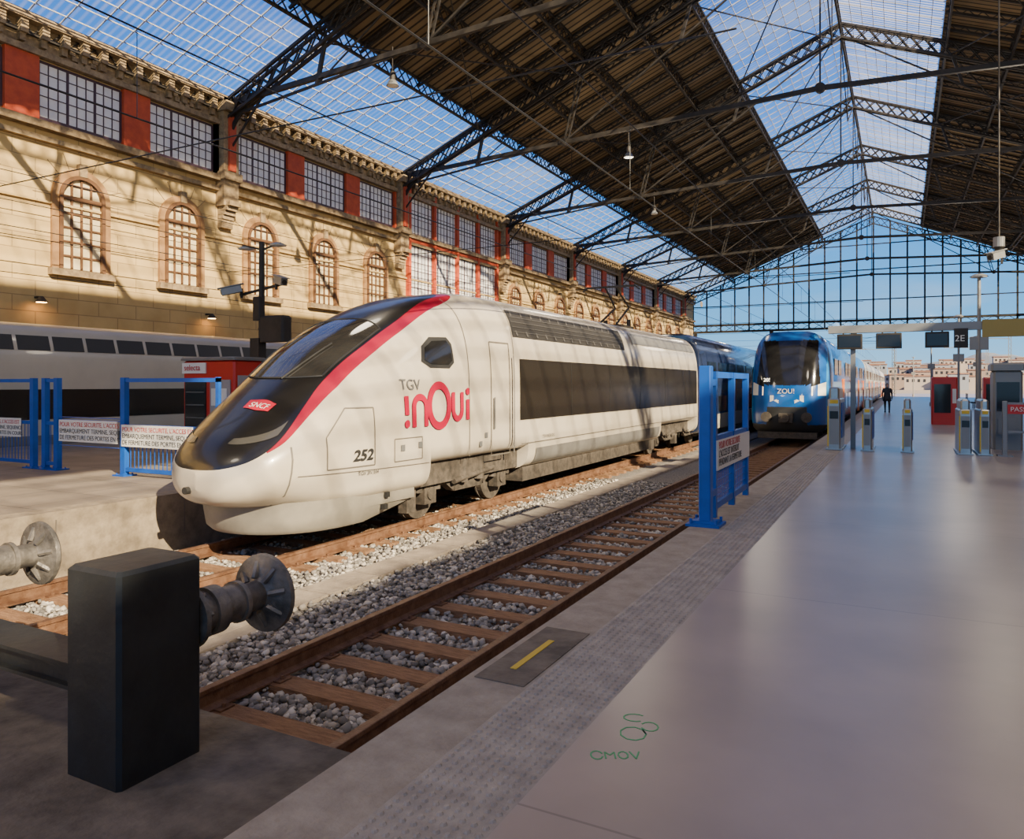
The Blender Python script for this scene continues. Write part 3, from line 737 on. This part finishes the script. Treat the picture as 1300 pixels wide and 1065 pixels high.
for (t0,t1) in ((-14.,8.6),(9.2,31.),(31.6,50),(50.6,69)):
    b=MB(); coach(b,23.,t0,t1,4.12,.45,1.43,0,n_up=4.2)
    x=-23+1.43
    b.box(x-.02,x+.012,t0+.6,t1-.6,RAIL+1.35,RAIL+2.2,1)
    zz=3.3; q=(zz-1.8)/(4.12-1.8); xs=-23+1.43*(1-q**4.2)**(1/4.2)+.02; zz2=3.72; q2=(zz2-1.8)/(4.12-1.8); xs2=-23+1.43*(1-q2**4.2)**(1/4.2)+.02
    y=t0+.8
    while y<t1-1.6:
        b.quad((xs,y,RAIL+zz),(xs,y+.9,RAIL+zz),(xs2,y+.9,RAIL+zz2),(xs2,y,RAIL+zz2),2); y+=1.0
    b.box(x-.02,x+.02,t0+.4,t1-.4,RAIL+.5,RAIL+.9,3)
    b.build('coach_body',[m_white,m_glass,m_ltblack,m_grey],lt,smooth=True,angle=35)
    bogie(lt,23,t0+3,2.6); bogie(lt,23,t1-3,2.6)
# ================================================================ REGIONAL TRAIN
ZX=4.03
zt_=empty('regional_train',(-ZX,60,RAIL))
b=MB(); NR=60; NPh=160; V=[];F=[];MM=[]
def zsec(r,ph):
    c=math.cos(ph); s_=math.sin(ph); n=4.2 if s_>=0 else 7.; n_=2+(n-2)*r
    x=1.46*r*math.copysign(abs(c)**(2/n),c); z=1.9+(2.6 if s_>=0 else 1.5)*r*math.copysign(abs(s_)**(2/n),s_)
    y=31.1+.75*(abs(x)/1.46)**3.2*.8+max(0,z-1.7)**1.5*.22+.25*r**8
    return x,y,z
for i in range(NR+1):
    for j in range(NPh):
        x,y,z=zsec(i/NR,2*math.pi*j/NPh); V.append((-ZX+x,y,RAIL+z))
def zcol(x,z):
    ax=abs(x)
    if 2.30<z<4.12 and ax<1.20-.08*(z-2.35) : return 1
    if z>4.2: return 0 if ax<.9 else 2
    if z<.75: return 3
    if .75<=z<1.45 and ax<.75: return 3
    if 1.9<z<2.08 and .9<ax<1.2: return 4
    if ax>1.38: return 2
    if abs(z-(1.50+.5*ax))<.05 and ax>.3: return 5
    return 0
def zmat(f):
    cx=sum(V[k][0] for k in f)/len(f)+ZX; cz=sum(V[k][2] for k in f)/len(f)-RAIL; return zcol(cx,cz)
for i in range(NR):
    for j in range(NPh):
        a=i*NPh+j; c=i*NPh+(j+1)%NPh; f=(a,c,c+NPh,a+NPh); F.append(f); MM.append(zmat(f))
base=NR*NPh
for j in range(NPh):
    x,y,z=zsec(1,2*math.pi*j/NPh); V.append((-ZX+x*1.01,34.2,RAIL+z))
nb=(NR+1)*NPh
for j in range(NPh):
    a=base+j; c=base+(j+1)%NPh; a2=nb+j; c2=nb+(j+1)%NPh; F.append((a,c,c2,a2)); MM.append(0)
b.v=V;b.f=F;b.m=MM
b.build('cab_front',[m_zblue,m_glass,m_zlight,m_ltblack,m_amber,m_sign],zt_,smooth=True,angle=60)
b=MB(); b.box(-ZX-.25,-ZX+.25,30.75,31.3,RAIL+.85,RAIL+1.2,0); b.cyl((-ZX,30.6,RAIL+1.02),(-ZX,30.8,RAIL+1.02),.16,n=14)
for s in (-.75,.75): b.cyl((-ZX+s,31.0,RAIL+1.05),(-ZX+s,31.3,RAIL+1.05),.17,n=16); b.cyl((-ZX+s,30.95,RAIL+1.05),(-ZX+s,31.02,RAIL+1.05),.2,n=16)
b.box(-ZX-1.1,-ZX+1.1,31.2,31.5,RAIL+.2,RAIL+.45)
b.build('coupler',m_dkbrown,zt_)
b=MB()
for s in (-1,1): b.mem((-ZX+s*.15,31.35,RAIL+2.4),(-ZX+s*.55,31.62,RAIL+3.1),.03)
b.build('wipers',m_gmetal,zt_)
text('ZOU!',.27,(-ZX-.36,31.13,RAIL+1.98),(1,0,0),(0,0,1),m_sign,'lettering_front',zt_,.01)
text('205  ZOU!',.2,(-ZX-.9,31.3,RAIL+2.45),(1,0,0),(0,.3,1),m_disp,'destination_display',zt_,.01)
t=34.; ci=0
while t<140:
    L=14 if ci==0 else 18
    b=MB(); coach(b,ZX,t,t+L,4.5,.4,1.47,0 ,n_up=4.2)
    for s in (-1,1):
        x=-ZX+s*1.47; e=.014*s
        q=0
        for yy in np.arange(t+.8,t+L-1.6,2.3):
            q+=1
            if q%3==0: b.box(x-.02*s,x+.03*s,yy,yy+1.3,RAIL+.6,RAIL+2.6,3)
            else:
                b.box(x-.02*s,x+e,yy,yy+1.7,RAIL+2.75,RAIL+3.45,1); b.box(x-.02*s,x+e,yy,yy+1.7,RAIL+1.1,RAIL+1.9,1)
        b.box(x-.02*s,x+.008*s,t+.2,t+L-.2,RAIL+2.1,RAIL+2.45,2)
    b.build('coach_body',[m_zblue if ci<2 else m_silver,m_glass,m_zlight,m_orange],zt_,smooth=True,angle=35)
    b=MB(); b.box(-ZX-1,-ZX+1,t+L,t+L+.5,RAIL+.9,RAIL+4.1); b.build('gangway',m_ltblack,zt_)
    bogie(zt_,ZX,t+(1.5 if ci else .5)+1,2.4); t+=L+.5; ci+=1
# ================================================================ FENCES
def banner(root,sa,sb,y,z0,z1):
    b=MB(); b.box(sa,sb,y-.01,y+.01,z0,z1,0); b.build('banner',[m_sign],root)
    hh=(z1-z0)
    text("POUR VOTRE SECURITE, L'ACCES EST",hh*.29,(sa+.03,y-.014,z1-hh*.30),(1,0,0),(0,0,1),m_signr,'banner_text_a',root,.001)
    text("EMBARQUEMENT TERMINE, SEQUENCE",hh*.29,(sa+.03,y-.014,z1-hh*.60),(1,0,0),(0,0,1),m_ltblack,'banner_text_b',root,.001)
    text("DE FERMETURE DES PORTES EN COURS",hh*.29,(sa+.03,y-.014,z1-hh*.90),(1,0,0),(0,0,1),m_ltblack,'banner_text_c',root,.001)
def fence_x(name,xa,xb,y,signs,h=1.82,post_pos=()):
    root=empty(name,((xa+xb)/2,y,0)); b=MB()
    for x in post_pos:
        b.box(x-.06,x+.06,y-.05,y+.05,0,h); b.box(x-.16,x+.16,y-.14,y+.14,0,.025)
        for s in (-.1,.1):
            for q in (-.09,.09): b.cyl((x+s,y+q,.02),(x+s,y+q,.05),.014,n=6)
    for z in (.12,.92,h-.05): b.box(xa,xb,y-.03,y+.03,z-.035,z+.035)
    b.box(xa,xa+.07,y-.03,y+.03,0,h); b.box(xb-.07,xb,y-.03,y+.03,0,h)
    n=int((xb-xa)/.11)
    for k in range(1,n): xx=xa+(xb-xa)*k/n; b.box(xx-.006,xx+.006,y-.006,y+.006,.12,.92)
    b.build('frame',m_blue,root)
    b=MB(); b.quad((xa+.05,y,.95),(xb-.05,y,.95),(xb-.05,y,h-.08),(xa+.05,y,h-.08)); b.build('glazing',m_clear,root)
    for (sa,sb,z0,z1) in signs: banner(root,sa,sb,y-.06,z0,z1)
    return root
fence_x('platform_barrier_fence',-17.9,-15.62,9,[(-17.9,-16.0,.62,1.0)],post_pos=(-15.65,-17.85))
fence_x('platform_barrier_fence',-15.3,-14.85,9,[],post_pos=(-15.25,-14.85))
fence_x('platform_barrier_fence',-12.85,-10.3,9,[(-12.8,-10.9,.55,.95)],post_pos=(-12.8,))
r=empty('retractable_banner',(-13.8,9,0)); 
b=MB()
for z in (1.0,1.05,.5): b.cyl((-14.78,9,z),(-12.92,9,z),.01,n=6)
b.build('cords',m_blue,r); banner(r,-14.75,-12.97,8.97,.58,1.0)
root=empty('platform_gate_fence',(-2.1,10.5,0))
b=MB(); b.bbox(-2.17,-2.03,9.02,9.18,0,1.92,.01); b.box(-2.3,-1.9,8.9,9.3,0,.03); b.box(-2.25,-1.95,8.98,9.22,.03,.06)
for s in (-.15,.15):
    for q in (-.14,.14): b.cyl((-2.1+s,9.1+q,.03),(-2.1+s,9.1+q,.09),.018,n=6)
for z in (.14,.62,1.0,1.82): b.box(-2.16,-2.10,9.6,11.9,z-.04,z+.04)
for y in (9.65,10.8,11.85): b.box(-2.17,-2.09,y-.045,y+.045,.0,1.86)
b.box(-2.16,-2.08,9.18,9.6,1.68,1.76); b.box(-2.16,-2.08,9.18,9.6,.3,.38)
for k in range(24): b.box(-2.135,-2.125,9.65+k*.093,9.66+k*.093,.14,.62)
for z in (.25,.35,.45,.55): b.box(-2.14,-2.12,9.65,11.85,z-.004,z+.004)
b.build('frame',m_blue,root)
b=MB(); b.quad((-2.13,9.65,1.0),(-2.13,11.85,1.0),(-2.13,11.85,1.8),(-2.13,9.65,1.8)); b.build('glazing',m_clear,root)
b=MB(); b.box(-2.09,-2.075,9.62,11.86,.60,.98,0); b.build('banner',[m_sign],root)
for i,(tx,mm) in enumerate((("POUR VOTRE SECURITE",m_signr),("L'ACCES EST INTERDIT",m_ltblack),("PENDANT LA FERMETURE",m_ltblack))):
    text(tx,.13,(-2.07,9.7,.87-.11*i),(0,1,0),(0,0,1),mm,'banner_text_%d'%i,root,.001)
# ================================================================ KIOSK & LAMP POST
root=empty('snack_vending_kiosk',(-14.2,12.5,0))
b=MB(); b.bbox(-15.2,-13.5,12.2,13.1,0,2.25,.04,0); b.box(-15.2,-14.4,12.17,12.2,1.95,2.2,1)
b.box(-14.25,-13.6,12.17,12.2,.5,1.8,2); b.box(-15.1,-14.4,12.17,12.2,.3,1.8,3); b.box(-14.2,-13.7,12.16,12.18,1.2,1.6,1)
b.box(-13.5,-13.47,12.3,13.0,.4,1.9,2); b.bbox(-15.25,-13.45,12.15,13.15,2.25,2.33,.03,4)
for z in (.6,.9,1.2,1.5): b.box(-15.05,-14.45,12.15,12.17,z,z+.02,4)
b.build('cabinet',[m_redk,m_sign,M('kiosk_grey',(.3,.28,.28),.4),m_glass,m_grey],root)
text('selecta',.2,(-15.12,12.16,2.02),(1,0,0),(0,0,1),m_signr,'lettering',root,.002)
def camera_unit(b,p,yaw):
    p=Vector(p); d=Vector((math.cos(yaw),math.sin(yaw),-.25)).normalized()
    b.mem(p,p+d*.5,.17,.17,1); b.mem(p+Vector((0,0,.11))-d*.05,p+Vector((0,0,.11))+d*.6,.22,.02,1); b.cyl(p+d*.5,p+d*.52,.06,n=12,mi=0)
    b.mem(p-Vector((0,0,.25)),p,.05,.05,0)
root=empty('platform_lamp_post',(-14.4,13.9,0)); b=MB()
px,py=-14.4,13.9
b.cyl((px,py,0),(px,py,5.3),.09,.07,n=14); b.cyl((px,py,0),(px,py,.4),.15,.12,n=14); b.cyl((px,py,0),(px,py,.03),.25,n=14)
for s in (-1,1):
    b.mem((px,py,5.1),(px+s*.55,py+s*.1,5.25),.04); b.cyl((px+s*.55,py,5.18),(px+s*.55,py,5.24),.22,.08,n=16,mi=1); b.cyl((px+s*.55,py,5.16),(px+s*.55,py,5.18),.2,n=16,mi=2)
b.mem((px-.75,py,4.0),(px+.75,py,4.2),.06); camera_unit(b,(px-.6,py-.1,4.15),-2.4); camera_unit(b,(px+.6,py-.1,4.3),-.4)
b.bbox(px-.12,px+.12,py-.2,py-.05,3.3,3.9,.02); b.bbox(px+.15,px+.95,py-.25,py+.1,2.75,3.4,.05); b.mem((px-.1,py,3.1),(px+.5,py,3.1),.05)
b.mem((px,py,2.6),(px,py-.25,2.6),.3,.5)
b.build('lamp_column',[m_steel,m_gmetal,m_led],root)
for k,t in enumerate((15.,22.,29.5)):
    b=MB(); b.box(-WL,-WL+.25,t-.04,t+.04,4.6,4.66,0); b.cyl((-WL+.35,t,4.65),(-WL+.35,t,4.45),.06,.2,n=14,mi=0); b.cyl((-WL+.35,t,4.44),(-WL+.35,t,4.46),.16,n=12,mi=1)
    b.build('wall_lamp',[m_steel,M('warm_lens',(1,.7,.3),.4,emit=(1,.5,.15),es=25)])
# ================================================================ RIGHT PLATFORM
for (X,h,w) in ((1.55,1.62,.30),(.78,1.33,.22),(-.12,1.33,.22),(-1.35,1.33,.26),(-1.75,1.33,.22)):
    b=MB(); y=21.
    b.bbox(-X-w/2,-X+w/2,y-.1,y+1.5,0.012,h*.82,.03,0)
    b.bbox(-X-w/2+.03,-X+w/2-.03,y,y+1.4,h*.82,h,.04,0); b.box(-X-w/2+.04,-X+w/2-.04,y-.12,y-.1,.15,h*.7,1)
    b.box(-X-w/2+.05,-X+w/2-.05,y-.13,y-.12,h*.5,h*.62,2); b.box(-X-w/2+.05,-X+w/2-.05,y-.14,y-.1,h*.74,h*.80,3)
    b.box(-X-w/2-.005,-X-w/2+.025,y-.125,y-.1,.1,h*.7,3)
    b.box(-X-w/2-.04,-X+w/2+.04,y-.15,y+1.55,0.01,.04,0)
    b.box(-X+w/2,-X+w/2+.02,y+.2,y+1.2,.3,h*.75,4)
    b.build('ticket_gate',[m_inox,m_gmetal,m_screen,m_yel,m_blue])
gr=empty('gate_gantry',(3,21.8,0))
b=MB(); y=21.8
for X in (1.15,-3.4,-7.2): b.box(-X-.06,-X+.06,y-.06,y+.06,0,3.15)
b.box(-1.75,7.4,y-.12,y+.12,3.05,3.25); b.build('portal_frame',m_gmetal,gr)
def screen(xa,xb,y,z0,z1):
    b=MB(); b.bbox(xa,xb,y-.08,y+.08,z0,z1,.015,0); b.box(xa+.04,xb-.04,y-.085,y-.08,z0+.05,z1-.05,1)
    for x in (xa+.15,xb-.15): b.box(x-.02,x+.02,y-.02,y+.02,z1,z1+.1,0)
    b.build('departure_screen',[m_steel,m_screen],gr)
screen(-1.53,-.92,21.7,2.62,3.02); screen(-.6,.0,21.7,2.62,3.02); screen(.52,1.05,21.7,2.62,3.02); 
b=MB(); b.box(1.15,1.45,21.55,21.68,2.6,3.08,0); b.build('platform_letter_sign',[m_steel],gr); text('2E',.22,(1.16,21.54,2.76),(1,0,0),(0,0,1),m_sign,'platform_letter',gr,.003)
b=MB(); b.box(1.75,3.6,21.6,21.68,2.85,3.28,0); b.build('notice_board',M('notice_tan',(.30,.23,.05),.5),gr)
bar=empty('closed_passage_barrier',(4,21,0)); b=MB()
for x in (2.15,3.4,4.8,6.2): b.bbox(x-.05,x+.05,20.95,21.05,0,1.3,.01,0); b.box(x-.15,x+.15,20.85,21.15,0,.03,0)
b.box(2.15,6.2,20.98,21.02,.55,.6,0); b.box(2.15,6.2,20.97,21.03,1.22,1.27,0); b.box(2.2,6.2,20.94,20.96,1.0,1.22,1); b.build('barrier_frame',[m_gmetal,m_signr],bar)
text('PASSAGE INTERDIT',.15,(2.25,20.93,1.06),(1,0,0),(0,0,1),m_sign,'barrier_lettering',bar,.002)
b=MB()
b.bbox(2.1,2.75,23.0,23.8,0,2.05,.05,0); b.box(2.18,2.67,22.97,23.0,1.0,1.75,1); b.box(2.2,2.6,22.96,23.0,.4,.8,0); b.bbox(2.05,2.8,22.95,23.85,2.05,2.25,.05,0); b.build('ticket_machine',[m_gmetal,m_screen,m_signr])
b=MB()
b.bbox(3.6,4.7,24.0,24.9,0,2.0,.05,0); b.box(3.7,4.6,23.97,24.0,.6,1.7,1); b.box(3.7,4.6,23.96,24.0,1.75,1.95,2); b.build('ticket_machine',[m_gmetal,m_glass,m_redk])
for (x,y) in ((1.1,36.),(3.2,39.)):
    b=MB(); b.bbox(x,x+.95,y,y+.8,0,2.0,.05,0); b.box(x+.1,x+.7,y-.03,y,.5,1.7,1); b.box(x+.76,x+.9,y-.03,y,.9,1.5,2); b.build('drinks_vending_machine',[m_redk,m_glass,m_sign])
def lamp(x,y,h):
    b=MB(); b.cyl((x,y,0),(x,y,h),.07,.05,n=10); b.cyl((x,y,0),(x,y,.3),.13,n=10); b.cyl((x,y,h),(x,y,h+.08),.26,.12,n=14); b.cyl((x,y,h-.03),(x,y,h),.22,n=14,mi=1)
    b.bbox(x-.25,x+.25,y-.05,y+.05,h*.55,h*.55+.4,.01); b.build('street_lamp',[m_gmetal,m_sign])
lamp(2.1,27.,5.0); lamp(2.6,45,5.2); lamp(2.0,66,5.2); lamp(1.4,118,5.4); lamp(6.,80,6)
for y in (60,70,84):
    b=MB(); 
    for k in range(3): b.box(4.2+k*.14,4.3+k*.14,y,y+1.8,.43,.46)
    for k in range(3): b.box(4.66,4.69,y,y+1.8,.55+k*.13,.64+k*.13)
    for q in (.2,1.6): b.box(4.2,4.65,y+q-.03,y+q+.03,.38,.43); b.box(4.4,4.46,y+q-.03,y+q+.03,0,.43); b.box(4.64,4.69,y+q-.03,y+q+.03,.4,.95)
    b.build('platform_bench',m_steel)
b=MB(); b.cyl((2.2,22.7,5.4),(2.2,22.7,13.9),.02,n=8); b.cyl((2.2,22.7,5.2),(2.2,22.7,5.45),.13,.13,n=16,mi=1); b.cyl((2.2,22.7,5.05),(2.2,22.7,5.2),.06,.13,n=16,mi=0); camera_unit(b,(2.25,22.6,5.0),-2.2); 
b.build('hanging_security_camera',[m_steel,m_gmetal])
for (X,t) in ((17,22.9),(12,35.53),(14.5,48.16)):
    b=MB(); z=13.0; x=-X
    b.cyl((x,t,z+.4),(x,t,14.4),.02,n=6); b.cyl((x,t,z+.1),(x,t,z+.45),.12,.1,n=14); b.cyl((x,t,z-.08),(x,t,z+.12),.24,.14,n=20,mi=1); b.cyl((x,t,z-.09),(x,t,z-.08),.2,n=20,mi=2)
    b.build('pendant_lamp',[m_steel,m_gmetal,m_led])
b=MB()
for X in (4.03,8.3,23.):
    for (z,r_) in ((RAIL+5.6,.012),(RAIL+6.7,.012)): b.cyl((-X,4 if X<20 else T0,z),(-X,150,z),r_,n=5)
    for t in np.arange(6,150,6.): b.cyl((-X,t,RAIL+5.6),(-X,t,RAIL+6.7),.006,n=4)
for t in trs[2:]: b.cyl((-WL+.02,t+.2,RAIL+7.2),(-2.,t+.2,RAIL+7.2),.015,n=5)
for z in (6.6,7.4,8.3): b.cyl((-24.5,T0,z),(-24.5,T1,z-.0),.015,n=5)
b.build('overhead_catenary_wires',m_wire)
for t in (112,140):
    for x in (-12,-1.0,12): 
        b=MB(); b.lattx((x-.15,t,-1.2),(x-.15,t,8.5),.3,(1,0,0),.5,.06,.03); b.mem((x,t,7.4),(x-6,t,7.6),.08); b.mem((x,t,8.4),(x-5,t,7.6),.05); b.build('catenary_mast',m_gmetal)
# ================================================================ graffiti
def arc(cx,cy,rx,ry,a0,a1,n=10): return [(cx+rx*math.cos(math.radians(a0+(a1-a0)*i/n)),cy+ry*math.sin(math.radians(a0+(a1-a0)*i/n))) for i in range(n+1)]
b=MB()
def put(g,ox,oy,a,s):
    R_=math.radians(a)
    pa=[(ox+s*(x*math.cos(R_)-y*math.sin(R_)),oy+s*(x*math.sin(R_)+y*math.cos(R_))) for x,y in g]
    for p,q in zip(pa[:-1],pa[1:]): b.mem((p[0],p[1],.001),(q[0],q[1],.001),.007,.002)
gl1=[arc(0,0,.05,.07,20,340),[(.07,-.06),(.07,.05),(.11,0),(.15,.05),(.15,-.06)],arc(.22,0,.04,.06,0,360),[(.28,.06),(.32,-.06),(.36,.06)]]
for g in gl1: put(g,-1.24,3.22,27,.55)
gl2=[arc(0,0,.09,.10,0,400),arc(.12,.12,.06,.07,150,-160),arc(.02,.25,.08,.06,40,300)]
for g in gl2: put(g,-1.16,3.50,20,.7)
b.build('green_graffiti',m_green)
# ================================================================ PERSON
def person(x,y):
    root=empty('walking_person',(x,y,0))
    me=bpy.data.meshes.new('body'); 
    V=[(0,0,.93),(0,0,1.12),(0,0,1.36),(0,0,1.46),(0,.0,1.52),
       (.1,0,.88),(.12,-.16,.50),(.12,-.06,.10),(.12,-.20,.045),
       (-.1,0,.88),(-.11,.10,.50),(-.11,.34,.15),(-.11,.24,.045),
       (.19,0,1.40),(.25,.10,1.14),(.26,.06,.90),(.26,.03,.82),
       (-.19,0,1.40),(-.25,-.04,1.14),(-.25,-.16,.92),(-.25,-.2,.85)]
    E=[(0,1),(1,2),(2,3),(3,4),(0,5),(5,6),(6,7),(7,8),(0,9),(9,10),(10,11),(11,12),(2,13),(13,14),(14,15),(15,16),(2,17),(17,18),(18,19),(19,20)]
    Rr=[.16,.15,.17,.08,.055,.11,.07,.045,.04,.11,.07,.045,.04,.075,.055,.038,.03,.075,.055,.038,.03]
    for hv in (16,20):
        hx,hy,hz=V[hv]
        for k in range(5):
            i=len(V)
            if k<4:
                L=(.05,.058,.054,.042)[k]; o=(k-1.5)*.02
                V.append((hx,hy+o,hz-.04)); V.append((hx-.005,hy+o-.008,hz-.04-L)); E+=[(hv,i),(i,i+1)]
            else:
                V.append((hx,hy-.035,hz-.01)); V.append((hx,hy-.05,hz-.045)); E+=[(hv,i),(i,i+1)]
            Rr+=[.010,.008]
    me.from_pydata([(a+x,b_+y,c) for a,b_,c in V],E,[])
    o=bpy.data.objects.new('body',me); COL.objects.link(o); setpar(o,root)
    md=o.modifiers.new('skin','SKIN'); 
    for i,sv in enumerate(me.skin_vertices[0].data): sv.radius=(Rr[i],Rr[i]*.8 if i<3 else Rr[i]); sv.use_root=(i==0)
    s=o.modifiers.new('sub','SUBSURF'); s.levels=1; s.render_levels=2
    me.materials.append(M('dark_coat',(.02,.022,.03),.8,c2=(.035,.035,.045),ns=20))
    skin=M('skin',(.5,.3,.22),.5); hair=M('hair_dark',(.03,.02,.015),.6)
    b=MB()
    def ball(cx,cy,cz,rx,ry,rz,mi,z0=-1.):
        R=[]
        for i in range(1,12):
            a=-math.pi/2+math.pi*i/12
            if math.sin(a)<z0: continue
            R.append([(cx+rx*math.cos(a)*math.cos(p*math.pi/8),cy+ry*math.cos(a)*math.sin(p*math.pi/8),cz+rz*math.sin(a)) for p in range(16)])
        b.loft(R,mi,True)
    ball(x,y,1.61,.075,.095,.115,0); ball(x,y+.02,1.64,.083,.1,.11,1,-.1); ball(x,y-.1,1.60,.012,.02,.02,0)
    for s_ in (-1,1): ball(x+s_*.03,y-.086,1.62,.012,.01,.008,1); ball(x+s_*.078,y,1.61,.012,.02,.03,0)
    ball(x,y-.088,1.565,.022,.008,.006,2)
    b.build('head',[skin,hair,M('lips',(.4,.12,.1),.5)],root,smooth=True)
    R=[]
    for z,rx,ry in ((.68,.24,.2),(.85,.22,.18),(1.0,.19,.15),(1.15,.175,.14),(1.35,.21,.14),(1.44,.14,.1),(1.48,.07,.07)):
        R.append([(x+rx*math.cos(p*math.pi/10),y+ry*math.sin(p*math.pi/10),z) for p in range(20)])
    b=MB(); b.loft(R,0,True); b.build('coat',me.materials[0],root,smooth=True)
    b=MB(); 
    for (fx,fy) in ((.12,-.2),(-.11,.24)): b.bbox(x+fx-.045,x+fx+.045,y+fy-.1,y+fy+.14,0,.09,.02)
    b.build('shoes',m_ltblack,root)
person(-.79,50.2)
# ================================================================ DISTANT CITY
b=MB(); nx=90; ny=10; hv=[]
for j in range(ny+1):
    for i in range(nx+1):
        x=-600+i*14; y=640+j*60
        h=(14+22*math.sin(i*.11+1)+9*math.sin(i*.31)+5*math.sin(i*.83+j))*(j/ny)*1.6+max(0,(i-30))*.35*(j/ny)
        hv.append((x,y,-1.2+max(0,h)))
b.v=hv
for j in range(ny):
    for i in range(nx): a=j*(nx+1)+i; b.f.append((a,a+1,a+nx+2,a+nx+1)); b.m.append(0)
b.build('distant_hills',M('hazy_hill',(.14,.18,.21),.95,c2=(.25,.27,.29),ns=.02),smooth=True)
b=MB()
for k in range(460):
    y=random.uniform(400,615); x=random.uniform(-.75,.6)*y; w=random.uniform(5,12); h=random.uniform(3,8)+max(0,(y-420)/195)*14
    b.box(x,x+w,y,y+8,-1.2,h,random.choice((0,0,1,2)))
    b.box(x-.3,x+w+.3,y-.3,y+8,h,h+.6,3)
    for q in range(int(w/2.5)): b.box(x+1+q*2.4,x+2+q*2.4,y-.1,y,h-2.6,h-1.2,4)
b.build('distant_city_buildings',[M('city_cream',(.36,.31,.27),.9),M('city_pink',(.29,.22,.18),.9),M('city_grey',(.25,.27,.30),.9),M('roof_tile',(.24,.13,.09),.9),m_ltblack])

# ================================================================ LIGHT
w=bpy.data.worlds.new('World'); scene.world=w; w.use_nodes=True; nt=w.node_tree; bg=nt.nodes['Background']
tc=nt.nodes.new('ShaderNodeTexCoord'); sp=nt.nodes.new('ShaderNodeSeparateXYZ'); nt.links.new(tc.outputs['Generated'],sp.inputs[0])
cr=nt.nodes.new('ShaderNodeValToRGB'); e=cr.color_ramp.elements
e[0].position=0.; e[0].color=(.42,.72,.95,1); e[1].position=.9; e[1].color=(.02,.09,.40,1)
x=e.new(.06); x.color=(.20,.60,1.05,1); x=e.new(.2); x.color=(.06,.41,1.05,1); x=e.new(.5); x.color=(.035,.18,.70,1)
nt.links.new(sp.outputs['Z'],cr.inputs[0])
nz=nt.nodes.new('ShaderNodeTexNoise'); nz.inputs['Scale'].default_value=3.5; nz.inputs['Detail'].default_value=7
mp=nt.nodes.new('ShaderNodeMapping'); mp.inputs['Scale'].default_value=(1,1,4); nt.links.new(tc.outputs['Generated'],mp.inputs[0]); nt.links.new(mp.outputs[0],nz.inputs['Vector'])
c2=nt.nodes.new('ShaderNodeValToRGB'); c2.color_ramp.elements[0].position=.54; c2.color_ramp.elements[1].position=.85; c2.color_ramp.elements[1].color=(.5,.5,.5,1)
nt.links.new(nz.outputs['Fac'],c2.inputs[0])
mx=nt.nodes.new('ShaderNodeMix'); mx.data_type='RGBA'; nt.links.new(c2.outputs[0],mx.inputs[0]); nt.links.new(cr.outputs[0],mx.inputs[6]); mx.inputs[7].default_value=(.8,.88,.95,1)
nt.links.new(mx.outputs[2],bg.inputs['Color']); bg.inputs['Strength'].default_value=1.35
sl=bpy.data.lights.new('sun','SUN'); sl.energy=23; sl.angle=.009; sl.color=(1,.79,.49)
so=bpy.data.objects.new('sun',sl); so.rotation_euler=Vector((-1,.5,-.58)).to_track_quat('-Z','Y').to_euler(); COL.objects.link(so)
for (x,y,z,p) in ((-10,-4,11,900),(5,-4,11,1300),(-12,14,11.5,600),(4,20,11.5,800),(-12,36,12,700),(4,40,12,700),(-10,62,12,900),(4,70,12,700)):  # added fill lights to brighten the hall, no fittings at these spots
    l=bpy.data.lights.new('hall_fill_light','POINT'); l.energy=p; l.shadow_soft_size=1.; l.color=(1,.85,.64)
    o=bpy.data.objects.new('hall_fill_light',l); o.location=(x,y,z); COL.objects.link(o)
# ================================================================ CAMERA
cd=bpy.data.cameras.new('camera'); co=bpy.data.objects.new('camera',cd); COL.objects.link(co)
cd.sensor_fit='HORIZONTAL'; cd.sensor_width=36; cd.lens=950/1300*36; cd.shift_y=-45/1300; cd.clip_end=3000
co.location=(0,0,1.7); co.rotation_euler=(math.pi/2,0,math.atan(495/950)); scene.camera=co
